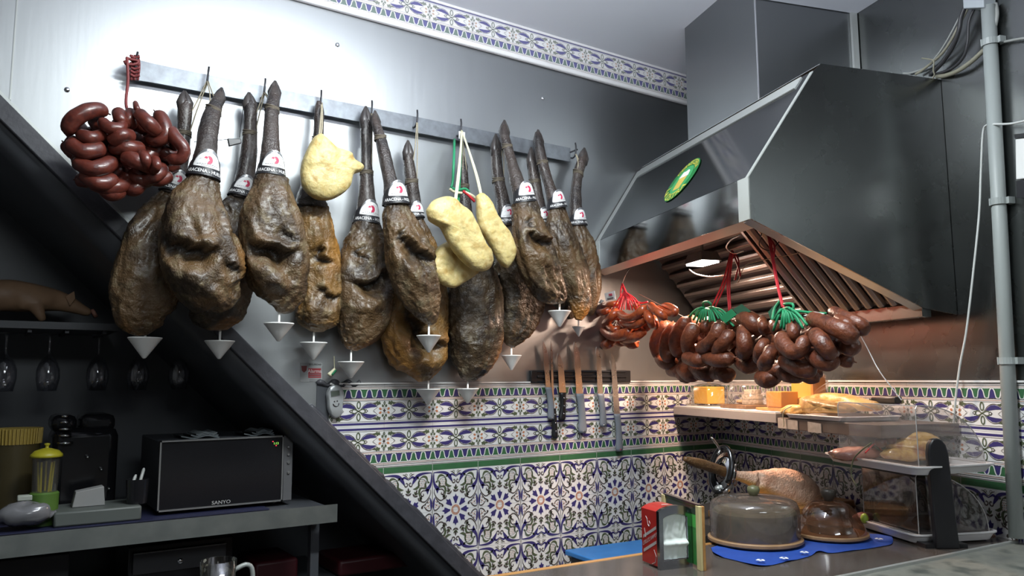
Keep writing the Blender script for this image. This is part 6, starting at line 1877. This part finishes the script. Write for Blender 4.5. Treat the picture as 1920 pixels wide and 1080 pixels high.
for x0_, y0_, x1_, y1_, lab in ((240, 929, 255, 890, 'pale pen leaning left beside the microwave'), (262, 905, 270, 878, 'pale pen leaning upright, nearest the microwave')):
    a, b = at(x0_, y0_, .10), at(x1_, y1_, .125)
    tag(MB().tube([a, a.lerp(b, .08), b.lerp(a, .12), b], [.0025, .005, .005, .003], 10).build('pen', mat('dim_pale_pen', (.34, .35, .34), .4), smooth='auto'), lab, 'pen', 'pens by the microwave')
pc = at(256, 965, .10)
pcup = MB().lathe([(.03, 0), (.034, .075), (.031, .075), (.028, .005)], V((pc.x, .11, TZ+.0445)), 24, caps=True)
tag(pcup.build('pen_cup', M['blacksatin'], smooth='auto'), 'black cup holding the two pens beside the microwave', 'cup')
# drawer unit, mug and dim goods under the shelf
dr = thing('drawer_unit', at(335, 1078, .22), 'dark drawer unit with a clear window below the alcove shelf', 'drawer')
a, b = at(240, 1070, .25), at(438, 1020, .25)
zt_, zb_ = at(340, 1016, .25).z, .842
MB().box(((a.x+b.x)/2, .25+.16, (zt_+zb_)/2), (b.x-a.x, .31, zt_-zb_)).build('body', M['blacksatin'], dr, bevel=.004)
a2, b2_ = at(249, 1066, .24), at(424, 1030, .24)
dp = MB().box(((a2.x+b2_.x)/2, .245, (at(335, 1030, .24).z+at(335, 1068, .24).z)/2), (b2_.x-a2.x, .012, at(335, 1030, .24).z-at(335, 1068, .24).z)).build('drawer_front', mat('dim_grey_front', (.055, .055, .06), .3), dr, bevel=.002)
MB().box(((a2.x+b2_.x)/2, .2395, at(335, 1029.5, .24).z), (b2_.x-a2.x, .004, .003)).build('front_edge', mfm, dp)
MB().ball(at(338, 1052, .236), (.010, .006, .010), 14, 8).build('lock', M['chrome'], dp, smooth=True)
mc = at(409, 1072, -.22)
mgz = .84
mbx = thing('counter_block', (mc.x, -.22, .84), 'dark counter block under the glass mug at the bottom picture edge', 'counter')
MB().box((mc.x-.03, -.22, .42), (.30, .24, .836)).build('tray', M['soffit'], mbx)
k = mpp(mc)
mug = thing('glass_mug', V((mc.x, -.22, mgz)), 'frothy glass beer mug with a handle at the bottom edge of the picture', 'mug')
zr = at(409, 1050, -.22).z-mgz
mgr = 33*k
MB().lathe([(mgr*.9, .002), (mgr*.95, .02), (mgr, zr), (mgr*.93, zr), (mgr*.88, .03), (.004, .022)], V((mc.x, -.22, mgz)), 40, caps=True).build('glass', glass, mug, smooth=True, fix=False)
fo_m = mat('dry_foam_film', (.34, .35, .32), .6)
mb = MB()
rnd = random.Random(9)
for i in range(70):
    a_, z_ = rnd.uniform(0, 2*PI), rnd.uniform(.05, zr*.98)
    n_ = rnd.randint(5, 8)
    r0 = rnd.uniform(.003, .009)
    mb.quad(*[V((mc.x, -.22, mgz))+V((mgr*.96*math.cos(a_+r0*q[0]/mgr), mgr*.96*math.sin(a_+r0*q[0]/mgr), z_+r0*q[1])) for q in [(math.cos(2*PI*i2/n_)*rnd.uniform(.6, 1.3), math.sin(2*PI*i2/n_)*rnd.uniform(.6, 1.3)) for i2 in range(n_)]])
mb.build('foam_flecks', fo_m, mug, fix=False)
hx = mc.x+mgr
MB().tube(crom([(hx-.004, -.22, mgz+zr*.86), (hx+.03, -.22, mgz+zr*.90), (hx+.048, -.22, mgz+zr*.80), (hx+.046, -.22, mgz+zr*.4), (hx+.02, -.22, mgz+zr*.22), (hx-.004, -.22, mgz+zr*.25)], 18), .007, 10).build('handle', mat('ribbed_glass_handle', (.28, .30, .29), .2), mug, smooth=True)
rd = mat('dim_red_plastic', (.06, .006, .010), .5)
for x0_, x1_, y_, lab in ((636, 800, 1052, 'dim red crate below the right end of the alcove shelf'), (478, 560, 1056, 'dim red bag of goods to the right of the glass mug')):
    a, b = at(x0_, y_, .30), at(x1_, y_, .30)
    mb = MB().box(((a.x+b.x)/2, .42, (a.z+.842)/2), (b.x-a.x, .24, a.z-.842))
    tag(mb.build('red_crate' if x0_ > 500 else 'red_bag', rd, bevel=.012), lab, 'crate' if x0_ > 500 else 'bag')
a, b = at(-30, 1048, .30), at(132, 1038, .30)
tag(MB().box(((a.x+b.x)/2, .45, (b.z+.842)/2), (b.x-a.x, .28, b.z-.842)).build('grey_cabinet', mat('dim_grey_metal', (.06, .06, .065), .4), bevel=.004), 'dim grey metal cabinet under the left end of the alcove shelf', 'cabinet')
# upper shelf with the pig and the hanging wine glasses
UY = .42
up_z = at(80, 604, UY).z
us = thing('glass_rack_shelf', (.05, .6, up_z), 'dark upper shelf in the alcove with the pig on top and glasses hanging below', 'shelf')
ux1 = (2.405-.047-.18-up_z)/.965-.02
MB().box(((-.72+ux1)/2, UY+.17, up_z-.012), (ux1+.72, .40, .024)).build('board', M['soffit'], us)
for i in range(7):
    x = at(-10+70*i-(4 if i else 0), 612, UY).x
    MB().box((x, UY+.14, up_z-.030), (.012, .30, .012)).build('rack_rail', M['iron'], us)
gls = thin('dim_wine_glass', (.90, .90, .92), .07, .02)
first = None
for i, px in enumerate((8, 90, 183, 259, 336)):
    Y = UY+.05
    p = at(px, 700, Y)
    k = mpp(p)
    top = up_z-.037
    zz = lambda y: at(px, y, Y).z-top
    if first is None:
        g = thing('wine_glass', V((p.x, Y, top)), '', 'wine glass', 'wine glasses hanging upside down in the alcove')
        MB().lathe([(17*k, 0), (17*k, -.002), (4*k, -.006), (2.2*k, -.014), (2.2*k, zz(660)), (6*k, zz(668)), (15*k, zz(678)), (20*k, zz(693)), (20.5*k, zz(710)), (16*k, zz(734)), (15.6*k, zz(734)), (19.8*k, zz(710)), (19.2*k, zz(694)), (14*k, zz(680)), (2*k, zz(671))], V((p.x, Y, top)), 28, caps=False).build('glass', gls, g, smooth=True, fix=False)
        first, x_first = g, p.x
    else:
        g = copy_tree(first)
        g.location = V((p.x, Y, top))
    g['label'] = ('upside-down wine glass hanging at the left picture edge', 'upside-down wine glass second from the left, nearly lost in the dark', 'upside-down wine glass third from the left under the pig', 'upside-down wine glass hanging just left of the first white drip cup', 'upside-down wine glass furthest right, between two white drip cups')[i]
# pig figure: one skinned body
pig = thing('pig_figure', V((at(60, 604, UY+.08).x, UY+.08, up_z)), 'tan pig figure standing on the dark upper shelf at the left edge', 'figurine')
PY = UY+.10
def pp_(x, y, dy=0): return at(x, y, PY+dy)
J = [(pp_(-70, 556), 27), (pp_(-25, 553), 34), (pp_(25, 554), 35), (pp_(70, 556), 32), (pp_(105, 562), 24), (pp_(132, 571), 18), (pp_(155, 582), 11), (pp_(172, 588), 8.5),
     (pp_(68, 575, -.05), 15), (pp_(76, 592, -.05), 9), (pp_(82, 603, -.05), 7), (pp_(66, 575, .05), 15), (pp_(76, 592, .05), 9), (pp_(82, 603, .05), 7),
     (pp_(-60, 575, -.05), 17), (pp_(-64, 592, -.05), 9), (pp_(-60, 603, -.05), 7), (pp_(-60, 575, .05), 17), (pp_(-64, 592, .05), 9), (pp_(-60, 603, .05), 7)]
E_ = [(0, 1), (1, 2), (2, 3), (3, 4), (4, 5), (5, 6), (6, 7), (3, 8), (8, 9), (9, 10), (3, 11), (11, 12), (12, 13), (0, 14), (14, 15), (15, 16), (0, 17), (17, 18), (18, 19)]
me = bpy.data.meshes.new('body')
me.from_pydata([tuple(p) for p, r in J], E_, [])
pm = mat('tan_pig_skin', (.36, .22, .13), .5, var=(.28, .17, .10), scale=14)
me.materials.append(pm)
pb_ = bpy.data.objects.new('body', me)
COL.objects.link(pb_)
sk = pb_.modifiers.new('skin', 'SKIN')
k = mpp(J[2][0])
for i, (p, r) in enumerate(J):
    me.skin_vertices[0].data[i].radius = (r*k*.95, r*k*.95)
me.skin_vertices[0].data[1].use_root = True
pb_.modifiers.new('sub', 'SUBSURF').levels = 2
pb_.modifiers['sub'].render_levels = 2
for p in (pb_,):
    sk.use_smooth_shade = True
setpar(pb_, pig)
for dy in (-.028, .028):
    q = [pp_(122, 556, dy), pp_(139, 546, dy*1.5), pp_(141, 560, dy*1.6), pp_(131, 574, dy*1.4)]
    MB().prism(q, (0, .006 if dy > 0 else -.006, 0)).build('ear', pm, pig, smooth=False, bevel=.002)
MB().lathe([(8.5*k, -.006), (9.5*k, .0), (9*k, .006), (.003, .007)], pp_(176, 588), 20, (V((0, 1, 0)), V((-.5, 0, .86)), V((.86, 0, .5)))).build('snout', mat('pink_snout', (.42, .20, .15), .5), pig, smooth=True)
for dy in (-.018, .018):
    MB().ball(pp_(143, 570, dy), (.004, .003, .004), 10, 8).build('eye', M['black'], pig, smooth=True)
